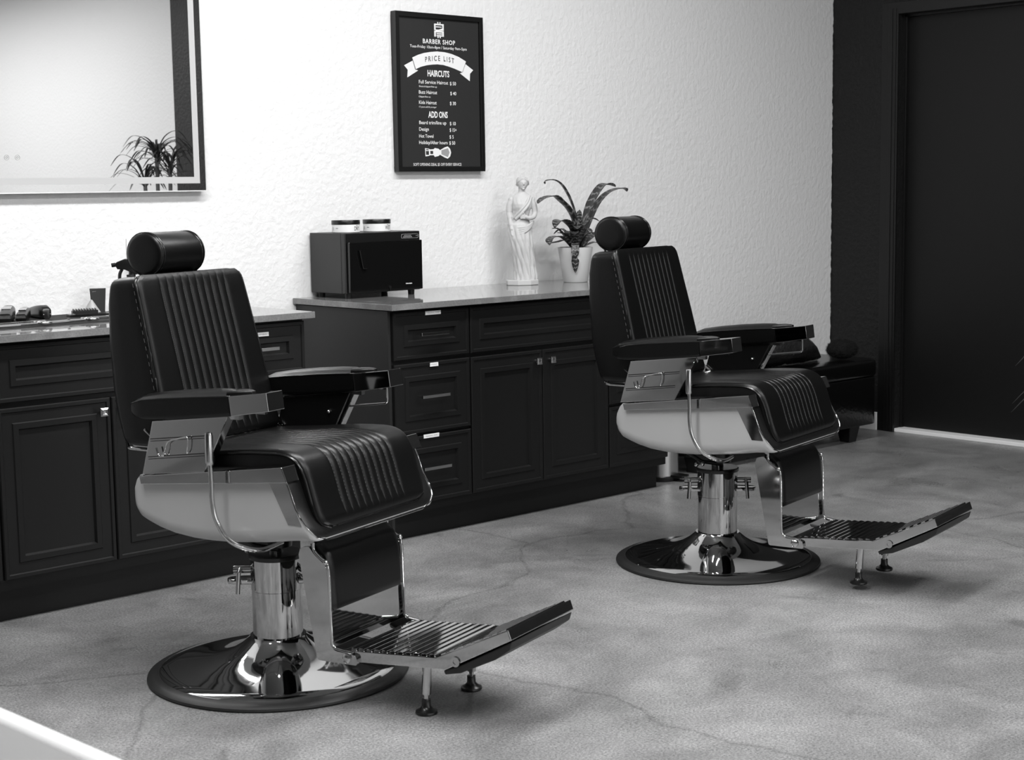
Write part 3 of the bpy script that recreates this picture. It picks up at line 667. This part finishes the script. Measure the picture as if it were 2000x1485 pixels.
# ---------------------------------------------------------------- towel warmer
t = thing('towel_warmer', 'black hot towel cabinet with glossy door on the quartz counter', 'towel warmer', (0, 0, 0))
ax, bx, ay, by, az, bz = .062, .440, -.245, -.008, .934, 1.172
MB().box(ax, bx, ay+.03, by, az, bz).ob('warmer_body', WARMER, t, bevel=.003)
MB().box(ax, bx, ay+.004, ay+.0295, az, bz).ob('front_bezel', BLACKP, t, bevel=.004)
dd = MB().box(ax+.008, bx-.002, ay-.012, ay+.003, az+.003, bz-.036).ob('warmer_door', GLOSS, t, bevel=.003)
b = MB().prism([(.112, 1.105), (.150, 1.105), (.150, 1.03), (.128, 1.03)], ay-.024, ay-.0125); b.ob('door_handle', GLOSS, dd, bevel=.003)
b = MB()
for k, w in enumerate((.006, .0055, .0052, .006, .004)): b.sphere((.352+k*.0068, ay-.0125, .962), w*.45, .0006, .0028, 8, 6)
b.ob('brand_lettering', PRINT, dd)
b = MB().tube(fillet([(.345, ay+.0035, 1.146), (.345, ay+.0035, 1.160), (.432, ay+.0035, 1.160), (.432, ay+.0035, 1.144), (.345, ay+.0035, 1.144), (.345, ay+.0035, 1.150)], .007), .0007, 5)
for k in range(9): b.box(.358+k*.0042, .361+k*.0042, ay+.0031, ay+.0042, 1.1535, 1.156)
for k in range(11): b.box(.354+k*.0042, .357+k*.0042, ay+.0031, ay+.0042, 1.1475, 1.1505)
b.sphere((.422, ay+.004, 1.153), .0018, .001, .0018, 8, 6).sphere((.428, ay+.004, 1.153), .0018, .001, .0018, 8, 6)
b.ob('control_panel', PRINTG, t)
b = MB().lathe([(0, 0), (.006, 0), (.006, .003), (0, .003)], 14); b.v = [(p[0]+.268, ay-.0125-p[2], p[1]+.952) for p in b.v]; b.box(.266, .270, ay-.015, ay-.0125, .938, .950); b.ob('door_lock', BLACKP, dd)
for x in (ax+.03, bx-.03):
    for y in (ay+.03, by-.03): MB().lathe([(0, 0), (.013, 0), (.014, .022), (0, .022)], 16, (x, y, .9155)).ob('foot', RUBBER, t)
# tins
def tin(x, y, s, label):
    t = thing('pomade_tin', label, 'tin', (x, y, 1.1725), group='pomade tins'); r = .0555
    jar = MB().lathe([(0, 0), (r-.002, 0), (r, .002), (r, .031), (r-.001, .032), (0, .032)], 48).ob('jar', WHITEP, t, 40)
    MB().lathe([(0, .032), (r+.0008, .032), (r+.0012, .034), (r+.0012, .047), (r, .049), (0, .049)], 48).ob('lid', BLACKP, t, 40)
    a0 = math.atan2(CY-y, CX-x)
    def fn(u, w): a = a0+u/r; return ((r+.0004)*math.cos(a), (r+.0004)*math.sin(a), w)
    text_mb(s, .036, .066, .0085, .0155, 0, .0, fn=fn).ob('lettering', INK, jar)
    b = text_mb('no.', -.043, -.031, .0165, .004, 0, .03, fn=fn); b.ob('small_logo', INK, jar)
    b = MB()
    for k in range(6): b.add([fn(-.066, .010+k*.0022), fn(-.056, .010+k*.0022), fn(-.056, .0108+k*.0022), fn(-.066, .0108+k*.0022)], [(0, 1, 2, 3)])
    b.add([fn(.046, .0262), fn(.054, .0262), fn(.054, .0290), fn(.046, .0290)], [(0, 1, 2, 3)]); b.ob('small_print', PRINTG, jar)
tin(.137, -.150, 'DRY', 'white pomade tin marked DRY on the towel warmer')
tin(.292, -.150, 'WET', 'white pomade tin marked WET on the towel warmer')

# ---------------------------------------------------------------- figurine: generic draped standing woman
def figurine():
    mb = MB()
    def ring(cx, cy, z, rx, ry, n=56, fold=0, nf=9, ph=0, tw=0):
        pts = []
        for i in range(n):
            a = 2*PI*i/n; f_ = 1+fold*(math.sin(nf*a+ph)*.6+math.sin((nf*2+1)*a+ph*1.7+1)*.4)
            pts.append((cx+rx*f_*math.cos(a+tw), cy+ry*f_*math.sin(a+tw), z))
        return pts
    R = []
    def fring(z, cx, cy, rx, ry, fo, n=120):
        pts = []
        for i in range(n):
            a = 2*PI*i/n
            ph = a*7+z*26; ph2 = a*12-z*34+1.3
            f_ = 1+fo*((abs(math.sin(ph))**.7-.6)*.8+.35*math.sin(ph2))
            pts.append((cx+rx*f_*math.cos(a), cy+ry*f_*math.sin(a), z))
        return pts
    data = [(.020, .016, 0, .050, .043, .13), (.04, .016, 0, .050, .043, .13), (.08, .012, 0, .047, .042, .13), (.12, .006, -.003, .047, .043, .12), (.16, 0, -.006, .049, .044, .12), (.20, -.006, -.006, .052, .045, .10), (.235, -.008, -.002, .054, .044, .08), (.262, -.008, 0, .052, .041, .05), (.268, -.008, 0, .045, .036, .015), (.285, -.006, 0, .040, .032, .012), (.30, -.004, 0, .0375, .030, .05), (.32, -.002, -.001, .040, .033, .06), (.335, .001, -.004, .044, .037, .05), (.350, .002, -.004, .046, .037, .05), (.37, .002, 0, .047, .030, .03), (.382, .002, 0, .044, .025, .005), (.392, .003, 0, .030, .020, 0), (.400, .004, 0, .018, .017, 0)]
    zs_ = [data[0][0]+(data[-1][0]-data[0][0])*k/90 for k in range(91)]
    def dint(z):
        for i in range(len(data)-1):
            if z <= data[i+1][0]+1e-9: t = (z-data[i][0])/(data[i+1][0]-data[i][0]); return [data[i][q]*(1-t)+data[i+1][q]*t for q in range(1, 6)]
        return list(data[-1][1:])
    mb.loft([fring(z, *dint(z)) for z in zs_])
    mb.loft([ring(.004, 0, z, r, r) for z, r in ((.39, .0175), (.405, .0145), (.425, .0155))])
    hx, hy, hz = .007, -.004, .438
    mb.sphere((hx, hy, hz), .0215, .0235, .029, 28, 18)
    mb.sphere((hx-.001, hy-.006, hz-.014), .0150, .0150, .0135, 20, 12)
    mb.sphere((hx-.001, hy+.009, hz+.0075), .0262, .0235, .0255, 24, 14)
    mb.sphere((hx-.004, hy+.033, hz+.004), .0135, .0125, .0125, 16, 10)
    for q in (-1, 1): mb.tube(catmull([(hx+q*.004, hy-.016, hz+.022), (hx+q*.020, hy-.012, hz+.010), (hx+q*.0245, hy+.004, hz-.004), (hx+q*.017, hy+.022, hz-.008)], 5), .0052, 8); mb.sphere((.002+q*.0455, 0, .366), .0150, .0145, .0165, 14, 10)
    mb.tube(catmull([(.036, -.012, .386), (.018, -.036, .355), (-.012, -.042, .322), (-.038, -.026, .292)], 6), .0060, 8)
    mb.tube(catmull([(.044, -.010, .380), (.026, -.036, .346), (-.004, -.043, .312), (-.032, -.032, .284)], 6), .0055, 8)
    for k in range(5): mb.tube(catmull([(hx-.022+.002*k, hy-.006+.006*k, hz-.004+.007*k), (hx, hy-.018+.007*k, hz+.020+.0025*k), (hx+.021-.002*k, hy-.006+.006*k, hz-.004+.007*k)], 6), .0028, 8)
    mb.tube([(hx+.001, hy-.0225, hz+.003), (hx+.001, hy-.0275, hz-.006)], [.0022, .0036], 8)
    mb.sphere((hx+.001, hy-.0205, hz-.0145), .0058, .0028, .0020, 10, 8); mb.sphere((hx, hy-.0185, hz-.0235), .0068, .0055, .0045, 12, 8)
    for q in (-1, 1): mb.tube([(hx+q*.003, hy-.0228, hz+.0045), (hx+q*.0125, hy-.0190, hz+.0045)], .0018, 8); mb.sphere((hx+q*.0215, hy+.001, hz-.004), .003, .005, .007, 8, 6)
    mb.tube(catmull([(-.040, 0, .370), (-.053, -.002, .345), (-.055, -.004, .315), (-.053, -.012, .285), (-.050, -.022, .255), (-.048, -.028, .238)], 5), [.0135]*5+[.0130]*5+[.0118]*5+[.0102]*5+[.0085]*5+[.0072], 16)
    for k in range(4): mb.tube([(-.052+.0035*k, -.030, .238), (-.051+.003*k, -.034, .222), (-.049+.0025*k, -.036, .212+.002*abs(k-1.5))], [.0028, .0025, .0021], 8)
    mb.tube([(-.043, -.030, .234), (-.039, -.036, .224)], [.0028, .0022], 8)
    mb.tube(catmull([(.044, 0, .370), (.057, -.003, .340), (.058, -.010, .310), (.045, -.028, .292), (.024, -.040, .290), (.010, -.043, .296)], 5), [.0135]*5+[.0130]*5+[.0118]*5+[.0102]*5+[.0085]*5+[.0072], 16)
    for k in range(4): mb.tube([(.009, -.044, .301-.0045*k), (-.004, -.043, .303-.005*k), (-.013, -.040, .301-.005*k)], [.0028, .0025, .0021], 8)
    mb.tube([(.010, -.043, .301), (.003, -.045, .310)], [.0028, .0022], 8)
    for k in range(4): mb.tube(catmull([(-.054, -.004, .262-.007*k), (-.030, -.036, .250-.009*k), (.010, -.046, .252-.007*k), (.040, -.030, .268-.004*k), (.054, -.004, .274)], 6), .0042, 8)
    o = mb.ob('tmp', STATUE)
    md = o.modifiers.new('r', 'REMESH'); md.mode = 'VOXEL'; md.voxel_size = .0017
    sm = o.modifiers.new('s', 'SMOOTH'); sm.iterations = 3; sm.factor = .5
    dg = bpy.context.evaluated_depsgraph_get(); me = bpy.data.meshes.new_from_object(o.evaluated_get(dg)); bpy.data.objects.remove(o)
    me.polygons.foreach_set('use_smooth', [True]*len(me.polygons)); me.materials.clear(); me.materials.append(STATUE)
    return me
t = thing('statuette', 'white plaster statuette of a draped woman beside the potted plant', 'statue', (1.090, -.150, .9155), math.radians(-32))
o = bpy.data.objects.new('figure', figurine()); COL.objects.link(o); o.parent = t; o.scale = (1.0, 1.0, 1.01)
pts = [(.074*math.cos(2*PI*k/8+PI/8)*1.0, .060*math.sin(2*PI*k/8+PI/8)) for k in range(8)]
MB().prism(pts, 0, .022, 'z').ob('plinth', STATUE, t, bevel=.003)

# ---------------------------------------------------------------- bromeliad
t = thing('potted_bromeliad', 'bromeliad with dark banded leaves in a pale tapered pot', 'potted plant', (1.372, -.200, .9155))
MB().lathe([(0, 0), (.053, 0), (.056, .003), (.0785, .152), (.0790, .156), (.0765, .156), (.074, .148), (.070, .13), (0, .13)], 56).ob('pot', POTM, t, 40)
MB().lathe([(0, .12), (.069, .131), (0, .140)], 30).ob('soil', SOIL, t)
def leaf(mb, uvs, path, w, w0=.5, fold=.25, tipw=.25, twist=0):
    P = catmull(path, 5); n = len(P); rows = []
    for i, p in enumerate(P):
        tt = i/(n-1); a = P[max(i-1, 0)]; c = P[min(i+1, n-1)]; t_ = (c-a).normalized()
        side = t_.cross(Vector((0, 0, 1))); 
        if side.length < .15: side = t_.cross(Vector((0, 1, .2)))
        side.normalize(); 
        if i and side.dot(prev) < 0: side = -side
        prev = side
        if twist: side = (Matrix.Rotation(twist*tt, 3, t_) @ side)
        nn = side.cross(t_).normalized()
        if nn.z < 0: nn = -nn
        ww = w*(w0+(1-w0)*min(1, tt/.35))*(1 if tt < .75 else max(.04, 1-((tt-.75)/.25)**1.6*(1-tipw*.2)))
        rows.append([p-side*ww+nn*ww*fold, p-side*ww*.5+nn*ww*fold*.3, p, p+side*ww*.5+nn*ww*fold*.3, p+side*ww+nn*ww*fold])
    base = len(mb.v); m_ = len(rows[0])
    mb.add([q for r in rows for q in r], [(i*m_+k, i*m_+k+1, (i+1)*m_+k+1, (i+1)*m_+k) for i in range(n-1) for k in range(m_-1)])
    for i in range(n):
        for k in range(m_): uvs.append((k/(m_-1)*.5, i/(n-1)*1.3+base*.013))
def leafob(path, w, parent, mt, name='leaf', **k):
    mb = MB(); uvs = []; leaf(mb, uvs, path, w, **k)
    me = bpy.data.meshes.new(name); me.from_pydata(mb.v, [], mb.f); ul = me.uv_layers.new(name='UVMap')
    off = random.random()
    for lo in me.loops: u, v_ = uvs[lo.vertex_index]; ul.data[lo.index].uv = (u, v_+off)
    me.polygons.foreach_set('use_smooth', [True]*len(me.polygons)); me.materials.append(mt)
    o = bpy.data.objects.new(name, me); COL.objects.link(o); o.parent = parent
    sd = o.modifiers.new('s', 'SOLIDIFY'); sd.thickness = .0012
    return o
# camera-facing plane directions for this spot: leaves fan in the xz plane with their own depth (y)
LV = {'a': ([(-.021,.005),(-.009,.104),(-.045,.17),(-.098,.209),(-.141,.233),(-.199,.228),(-.235,.215),(-.251,.205)], .016, -.02),
'b': ([(.002,.004),(.008,.127),(-.018,.208),(-.055,.269),(-.086,.296),(-.118,.305),(-.15,.3),(-.15,.288)], .009, .04),
'c': ([(.023,.003),(.063,.141),(.103,.218),(.154,.275),(.193,.281),(.228,.272)], .024, -.03),
'd': ([(.035,.002),(.096,.121),(.147,.194),(.209,.239),(.278,.26),(.336,.262),(.357,.250)], .015, .02),
'e': ([(-.01,.004),(-.02,.074),(-.063,.11),(-.111,.126),(-.153,.123),(-.180,.098)], .020, -.05),
'f': ([(-.021,.005),(-.069,.037),(-.112,.054),(-.165,.055),(-.197,.041),(-.202,.022)], .014, -.04),
'g': ([(-.021,.012),(-.058,.037),(-.101,.031),(-.155,.027)], .012, .02),
'h': ([(-.01,.012),(-.042,.044),(-.079,.087),(-.1,.091)], .014, .05),
'i': ([(.0,.004),(-.016,.012),(-.030,-.012),(-.028,-.055),(-.020,-.090),(-.012,-.108)], .014, -.085),
'j': ([(.035,.002),(.084,.04),(.129,.07),(.174,.076)], .018, -.03),
'k': ([(.041,.002),(.117,.023),(.162,-.002),(.171,-.047)], .014, -.02),
'l': ([(.018,.003),(.024,.103),(.036,.172)], .013, .01),
'm': ([(.03,.002),(.078,.025),(.123,.074)], .014, .04),
'n': ([(.0,.004),(.01,.08),(.05,.13),(.08,.12)], .016, -.07),
'o': ([(.0,.004),(.0,.06),(-.03,.10),(-.05,.09)], .016, -.06)}
for k, (pp, w, dy) in LV.items():
    n = len(pp); path = [(x*.75+.25*x, dy*(i/(n-1))*1.0-(.004 if i else 0), z+.150) for i, (x, z) in enumerate(pp)]
    if k != 'i': leafob(path, w*1.3, t, LEAF)
leafob([(-.71*r_, -.70*r_, z_) for r_, z_ in ((.015, .150), (.05, .174), (.080, .166), (.092, .125), (.088, .085), (.080, .045))], .017, t, LEAF)
for k in range(7):
    a = k*.9+.3; leafob([(0, 0, .14), (.03*math.cos(a), .03*math.sin(a), .19), (.06*math.cos(a), .06*math.sin(a), .215+.01*(k % 3)), (.10*math.cos(a), .10*math.sin(a), .215+.008*(k % 2))], .019, t, LEAF)

# ---------------------------------------------------------------- things on the counter under the mirror
CZT = .9135
m_ = MB(); m_.box(-1.62, -.86, -.43, -.045, CZT, CZT+.003)
for k in range(24): m_.box(-1.62, -.86, -.427+k*.016, -.421+k*.016, CZT+.003, CZT+.0042)
o = m_.ob('rubber_mat', RUBMAT); tag(o, 'ribbed black rubber mat lying on the counter under the tools', 'mat')
MT = CZT+.0046
def clipper(x, y, rz, L, w, h, label, blade=True):
    t = thing('hair_clipper', label, 'hair clipper', (x, y, MT), rz, 'hair clippers on the mat')
    secs = [(-L/2, .55, .62), (-L/2+.006, .75, .85), (-L/2+.03, .9, 1.0), (-.01, 1.0, .95), (L/2-.05, .92, .85), (L/2-.02, .95, .72), (L/2, .9, .6)]
    MB().loft([rsec(s, 0, w/2*a, .0, h*b_, min(w*a, h*b_)*.36, 5) for s, a, b_ in secs]).ob('clipper_body', BLACKP, t, 60)
    if blade:
        bl = MB().box(L/2-.004, L/2+.016, -w*.42, w*.42, h*.30, h*.5); 
        for k in range(9): bl.box(L/2+.016, L/2+.021, -w*.40+k*w*.092, -w*.40+k*w*.092+w*.045, h*.32, h*.42)
        bl.ob('blade', CHROME_B, t)
        MB().loft([rsec(s, 0, w*.3, h*.8*a, h*.8*a+.004, .0018) for s, a in ((-.02, 1.12), (.01, 1.08), (.028, .98))]).ob('side_plate', CHROME, t, 60)
    for yy in (-.25, .25): MB().sphere((-L/2-.001, w*yy, h*.34), .0022, .0025, .0025, 8, 6).ob('screw', CHROME_B, t)
clipper(-1.312, -.200, math.radians(238), .145, .048, .052, 'black hair clipper with chrome plate nearest the mirror edge on the mat')
clipper(-1.252, -.195, math.radians(236), .120, .040, .043, 'small black trimmer between the chrome-plated clipper and the long clipper')
clipper(-1.165, -.130, math.radians(84), .150, .046, .046, 'long smooth black clipper resting alone on the mat, right of the trimmers', False)
b = MB().box(-.105, .105, .004, .011, 0, .003)
for k in range(44): b.box(-.100+k*.0036, -.0982+k*.0036, -.012, .005, 0, .0024)
o = b.ob('metal_comb', STEEL); o.location = (-1.315, -.275, MT); o.rotation_euler = (0, 0, math.radians(2)); tag(o, 'silver metal comb lying on the mat in front of the clippers', 'comb')
def shears(x, y, rz, label):
    t = thing('shears', label, 'scissors', (x, y, MT), rz, 'silver shears along the mat edge'); t.scale = (1.2, 1.3, 1.5)
    for s in (-1, 1):
        pl = MB().prism([(-.002, .0), (.085, s*.0015), (.080, s*.006), (.0, s*.007), (-.05, s*.011), (-.052, s*.006)], .001 if s < 0 else .0035, .0035 if s < 0 else .006, 'z').ob('blade', CHROME, t)
        MB().tube([(-.066+.016*math.cos(2*PI*k/18), s*.014+.011*math.sin(2*PI*k/18), .0045) for k in range(18)], .0028, 8, True).ob('finger_ring', CHROME, pl, 60)
    MB().lathe([(0, 0), (.004, 0), (.004, .003), (0, .003)], 12, (0, 0, .006)).ob('pivot_screw', CHROME_B, t)
shears(-1.365, -.405, math.radians(182), 'silver shears at the front of the mat, left of the other shears')
shears(-1.190, -.395, math.radians(184), 'silver shears pointing at the first pair, mid counter edge')
shears(-.985, -.335, math.radians(178), 'silver shears lying closest to the barber chair back')
o = MB().box(-.085, .085, -.03, .03, 0, .008).ob('clipper_guard_tray', BLACKP); o.location = (-1.000, -.200, MT); o.rotation_euler = (0, 0, math.radians(-14)); tag(o, 'flat black clipper guard tray below the dark card box', 'tray')
b = MB().box(-.045, .045, -.008, .008, 0, .010)
for k in range(9): b.prism([(-.043+k*.0096, .010), (-.037+k*.0096, .010), (-.040+k*.0096, .017)], -.008, .008)
o = b.ob('clipper_guard', BLACKP); o.location = (-1.015, -.170, MT+.008); o.rotation_euler = (0, 0, math.radians(-10)); tag(o, 'black toothed clipper guard on the flat tray', 'clipper guard')
o = MB().box(-.04, .04, -.014, .014, 0, .003).ob('steel_strip', CHROME); o.location = (-1.035, -.212, MT+.0082); o.rotation_euler = (0, 0, math.radians(-8)); tag(o, 'bright metal blade strip lying on the black tray', 'blade')
t = thing('card_box', 'tall dark tapered card box standing behind the guard tray', 'box', (-.912, -.075, CZT), math.radians(-30)); t.scale = (.84, .84, .90)
MB().loft([[(-.026, -.016, 0.003), (.026, -.016, .003), (.026, .016, .003), (-.026, .016, .003)], [(-.033, -.018, .100), (.033, -.018, .100), (.033, .018, .100), (-.033, .018, .100)]]).ob('box_body', CARDM, t)
text_mb('wahl'[:0]+'guard', -.022, -.008, .088, .0035, -.0182).ob('lettering', PRINTG, t)
o = MB().lathe([(0, 0), (.034, 0), (.030, .008), (.004, .050), (0, .052)], 28).ob('plastic_cone', CLEAR); o.location = (-.962, -.120, MT-.0046); o.location.z = CZT+.003
tag(o, 'translucent grey plastic cone in front of the dark card box', 'cone')
o = MB().box(-.012, .012, -.012, .012, 0, .022).ob('blade_case', BLACKP, bevel=.001); o.location = (-.862, -.115, CZT+.0035); tag(o, 'small square black case next to the chair back', 'case')
# spray bottle
t = thing('spray_bottle', 'black trigger spray bottle standing behind the headrest', 'spray bottle', (-.846, -.200, CZT), math.radians(-35))
MB().lathe([(0, 0), (.030, 0), (.032, .004), (.032, .075), (.028, .092), (.016, .104), (.0145, .112), (0, .112)], 32).ob('bottle', BLACKP, t, 40)
b = MB()
for k in range(4): b.lathe([(0, .112+k*.007), (.0155, .112+k*.007), (.016, .1155+k*.007), (.0155, .119+k*.007), (0, .119+k*.007)], 24)
b.ob('screw_collar', RUBBER, t)
hd = MB().loft([rsec(x, 0, w, z0, z1, .004) for x, w, z0, z1 in ((-.052, .008, .170, .182), (-.046, .010, .160, .186), (-.02, .012, .158, .196), (.004, .013, .146, .196), (.018, .012, .140, .186), (.026, .009, .142, .172))]).ob('spray_head', BLACKP, t, 60)
MB().tube([(-.052, 0, .176), (-.066, 0, .174)], .0075, 12).ob('nozzle', BLACKP, hd)
MB().tube(catmull([(-.030, 0, .160), (-.038, 0, .145), (-.040, 0, .125), (-.034, 0, .104)], 5), .005, 10, flat=1.6).ob('trigger', BLACKP, hd, 60)
MB().tube([(.003, 0, .138), (.006, 0, .160)], .012, 16).ob('neck', BLACKP, hd, 60)
# outlet and plug
t = thing('wall_outlet', 'white wall outlet plate behind the headrest, above the counter', 'outlet', (-.716, 0, 1.118))
MB().box(-.035, .035, -.006, -.0005, -.057, .057).ob('cover_plate', WHITEP, t, bevel=.002)
b = MB()
for z in (-.02, .02):
    for x in (-.006, .006): b.box(x-.001, x+.001, -.0068, -.006, z-.005, z+.005)
b.ob('socket_slots', INK, t)
b = MB().box(-.764+.012, -.728, -.034, -.0065, 1.076, 1.094); b.tube(catmull([(-.74, -.03, 1.08), (-.745, -.035, 1.03), (-.75, -.02, .97), (-.74, -.015, .92)], 5), .003, 8)
tag(b.ob('power_plug', BLACKP), 'small black plug with a cord in the wall outlet', 'plug')

# ---------------------------------------------------------------- bench with bag and fur hat
t = thing('bench', 'low black vinyl bench against the wall beside the black door', 'bench', (0, 0, 0))
def rrect(x0, x1, y0, y1, r, n=6):
    o_ = []
    for cx, cy, a0 in ((x1-r, y1-r, 0), (x0+r, y1-r, 90), (x0+r, y0+r, 180), (x1-r, y0+r, 270)):
        for k in range(n+1): a = math.radians(a0+90*k/n); o_.append((cx+r*math.cos(a), cy+r*math.sin(a)))
    return o_
def slab(x0, x1, y0, y1, z0, z1, r, e):
    rings = []
    for d, z in ((e, z0), (e*.3, z0+e*.3), (0, z0+e), (0, z1-e), (e*.3, z1-e*.3), (e, z1)): rings.append([(px, py, z) for px, py in rrect(x0+d, x1-d, y0+d, y1-d, max(r-d, .004))])
    return MB().loft(rings)
slab(1.82, 3.325, -.50, -.03, .335, .425, .07, .018).ob('seat_top', LEATHER2, t, 50)
b = slab(1.825, 3.320, -.495, -.035, .085, .335, .065, .006); b.ob('bench_body', LEATHER2, t, 50)
for x in (1.93, 3.135):
    for y in (-.43, -.10):
        b = MB().loft([[(x-.035*k, y-.035*k, z), (x+.035*k, y-.035*k, z), (x+.035*k, y+.035*k, z), (x-.035*k, y+.035*k, z)] for k, z in ((.85, 0), (1.25, .085))]); b.ob('leg', BLACKP, t, bevel=.003)
bag = MB(); rings = []
for i in range(17):
    s = i/16; x = 2.34+.72*s; e = max(.12, math.sin(PI*min(max(s, .02), .98))**.5)
    rings.append([(x, -.275+.135*e*math.cos(a)*(1+.05*math.sin(5*a+i)), .4255+.072*e*(1+.42*math.exp(-((s-.45)/.5)**2))*(1+max(-1, math.sin(a)*(1+.08*math.sin(7*a+i*1.3))))) for a in [2*PI*k/28 for k in range(28)]])
t = thing('duffel_bag', 'shiny black duffel bag lying on the bench', 'bag', (0, 0, 0))
bag.loft(rings).ob('bag_body', BAG, t, 60)
MB().tube(catmull([(2.45, -.30, .60), (2.60, -.34, .605), (2.78, -.35, .585), (2.93, -.33, .54), (3.00, -.32, .48)], 6), .012, 8, flat=.4).ob('strap', BLACKP, t, 60)
MB().tube(catmull([(2.40, -.335, .555), (2.55, -.385, .53), (2.72, -.395, .525), (2.86, -.36, .53)], 6), .003, 6).ob('zipper', CHROME_B, t, 60)
fur = MB(); rings = []
for k in range(1, 18):
    th = PI*k/18; rings.append([(3.175+.085*math.sin(th)*math.cos(a)*(1+.03*random.uniform(-1, 1)), -.36+.075*math.sin(th)*math.sin(a)*(1+.03*random.uniform(-1, 1)), .477-.050*math.cos(th)+random.uniform(-.003, .003)*math.sin(th)) for a in [2*PI*i/44 for i in range(44)]])
fur.loft(rings)
for k in range(2600):
    th = random.uniform(.15, PI*.92); a = random.uniform(0, 2*PI); n_ = Vector((math.sin(th)*math.cos(a), math.sin(th)*math.sin(a), math.cos(th))); p = Vector((3.175+.084*n_.x, -.36+.074*n_.y, .477+.048*n_.z)); q = p+n_*random.uniform(.006, .014)+Vector((random.uniform(-.006, .006), random.uniform(-.006, .006), random.uniform(-.006, .003)))
    if q.z < .428: continue
    sd = n_.orthogonal().normalized()*.0012; fur.add([p-sd, p+sd, q], [(0, 1, 2)])
o = fur.ob('fur_hat', FLUFF); tag(o, 'fluffy black fur hat on the bench end, past the bag', 'hat')

# ---------------------------------------------------------------- pedal bin
t = thing('pedal_bin', 'round steel pedal bin between the cabinets and the bench', 'trash can', (1.690, -.420, 0), math.radians(-80))
MB().lathe([(0, .022), (.083, .022), (.083, .27), (0, .27)], 48).ob('bin_body', STEEL, t, 40)
MB().lathe([(0, 0), (.088, 0), (.090, .004), (.090, .020), (.085, .024), (0, .024)], 48).ob('bin_base', BLACKP, t, 40)
MB().lathe([(0, .27), (.086, .27), (.087, .276), (.080, .290), (.05, .300), (0, .304)], 48).ob('bin_lid', BLACKP, t, 40)
b = MB().prism([(.07, -.035), (.135, -.030), (.145, 0), (.135, .030), (.07, .035)], .018, .030, 'z'); b.ob('pedal', BLACKP, t, bevel=.003)

# ---------------------------------------------------------------- desk at the camera side
t = thing('front_desk', 'white desk with grey top and rounded bright edge, close to the viewer', 'desk', (0, 0, 0))
MB().box(-3.50, -2.888, -4.35, -2.75, .70, .748).ob('desk_top', DESKG, t)
b = MB()
b.loft([[(x, -4.36, z) for x, z in P_] for P_ in ([(-2.888+.016+.015*math.cos(a), .733+.019*math.sin(a)) for a in [2*PI*k/20 for k in range(20)]],)]+[[(x, -2.74, z) for x, z in [(-2.888+.016+.015*math.cos(a), .733+.019*math.sin(a)) for a in [2*PI*k/20 for k in range(20)]]]])
b.ob('edge_band', DESKW, t, 60)
MB().box(-3.48, -2.91, -4.30, -4.26, 0, .70).box(-3.48, -2.91, -2.84, -2.80, 0, .70).ob('desk_side', DESKW, t)

ang = math.radians(3.8); px_, py_ = -2.857, -3.52
t.rotation_euler = (0, 0, ang); t.location = (px_-(px_*math.cos(ang)-py_*math.sin(ang)), py_-(px_*math.sin(ang)+py_*math.cos(ang)), 0)

# ---------------------------------------------------------------- spiky plants (one seen in the mirror, one whose leaf tips reach into view)
def spiky(x, y, h, label, n, L, seed, rz=0):
    random.seed(seed)
    t = thing('dracaena', label, 'potted plant', (x, y, 0), rz, 'spiky dracaenas')
    MB().lathe([(0, 0), (.13, 0), (.17, .30), (.165, .30), (.15, .27), (0, .27)], 32).ob('pot', WHITEP, t, 40)
    tr = MB(); heads = []
    for k, (dx, dy, hh) in enumerate(((0, 0, h-.32), (.09, .05, h-.42), (-.08, -.06, h-.52))):
        tr.tube(catmull([(dx*.3, dy*.3, .26), (dx*.8, dy*.8, hh*.6), (dx, dy, hh)], 5), .016, 8); heads.append((dx, dy, hh))
    tr.ob('trunk', TRUNK, t, 60)
    for k in range(n):
        hx_, hy_, hz_ = heads[k % 3]; a = random.uniform(0, 2*PI); up = random.uniform(.15, 1.0); l = L*random.uniform(.7, 1.1)
        d = Vector((math.cos(a), math.sin(a), 0)); z0 = hz_-random.uniform(0, .10)
        P_ = [Vector((hx_, hy_, z0)), Vector((hx_, hy_, z0))+d*l*.22+Vector((0, 0, l*.42*up)), Vector((hx_, hy_, z0))+d*l*.55+Vector((0, 0, l*.55*up)), Vector((hx_, hy_, z0))+d*l*.8+Vector((0, 0, l*(.55*up-.22)))]
        leafob([tuple(p) for p in P_], .0085, t, LEAFD, w0=.7, fold=.2)
    return t
spiky(2.84, -6.05, 1.99, 'tall spiky dracaena by the far black wall, reflected in the mirror', 84, .38, 3)
spiky(2.93, -1.95, .80, 'spiky dracaena by the black door, only leaf tips reaching in', 40, .50, 5)
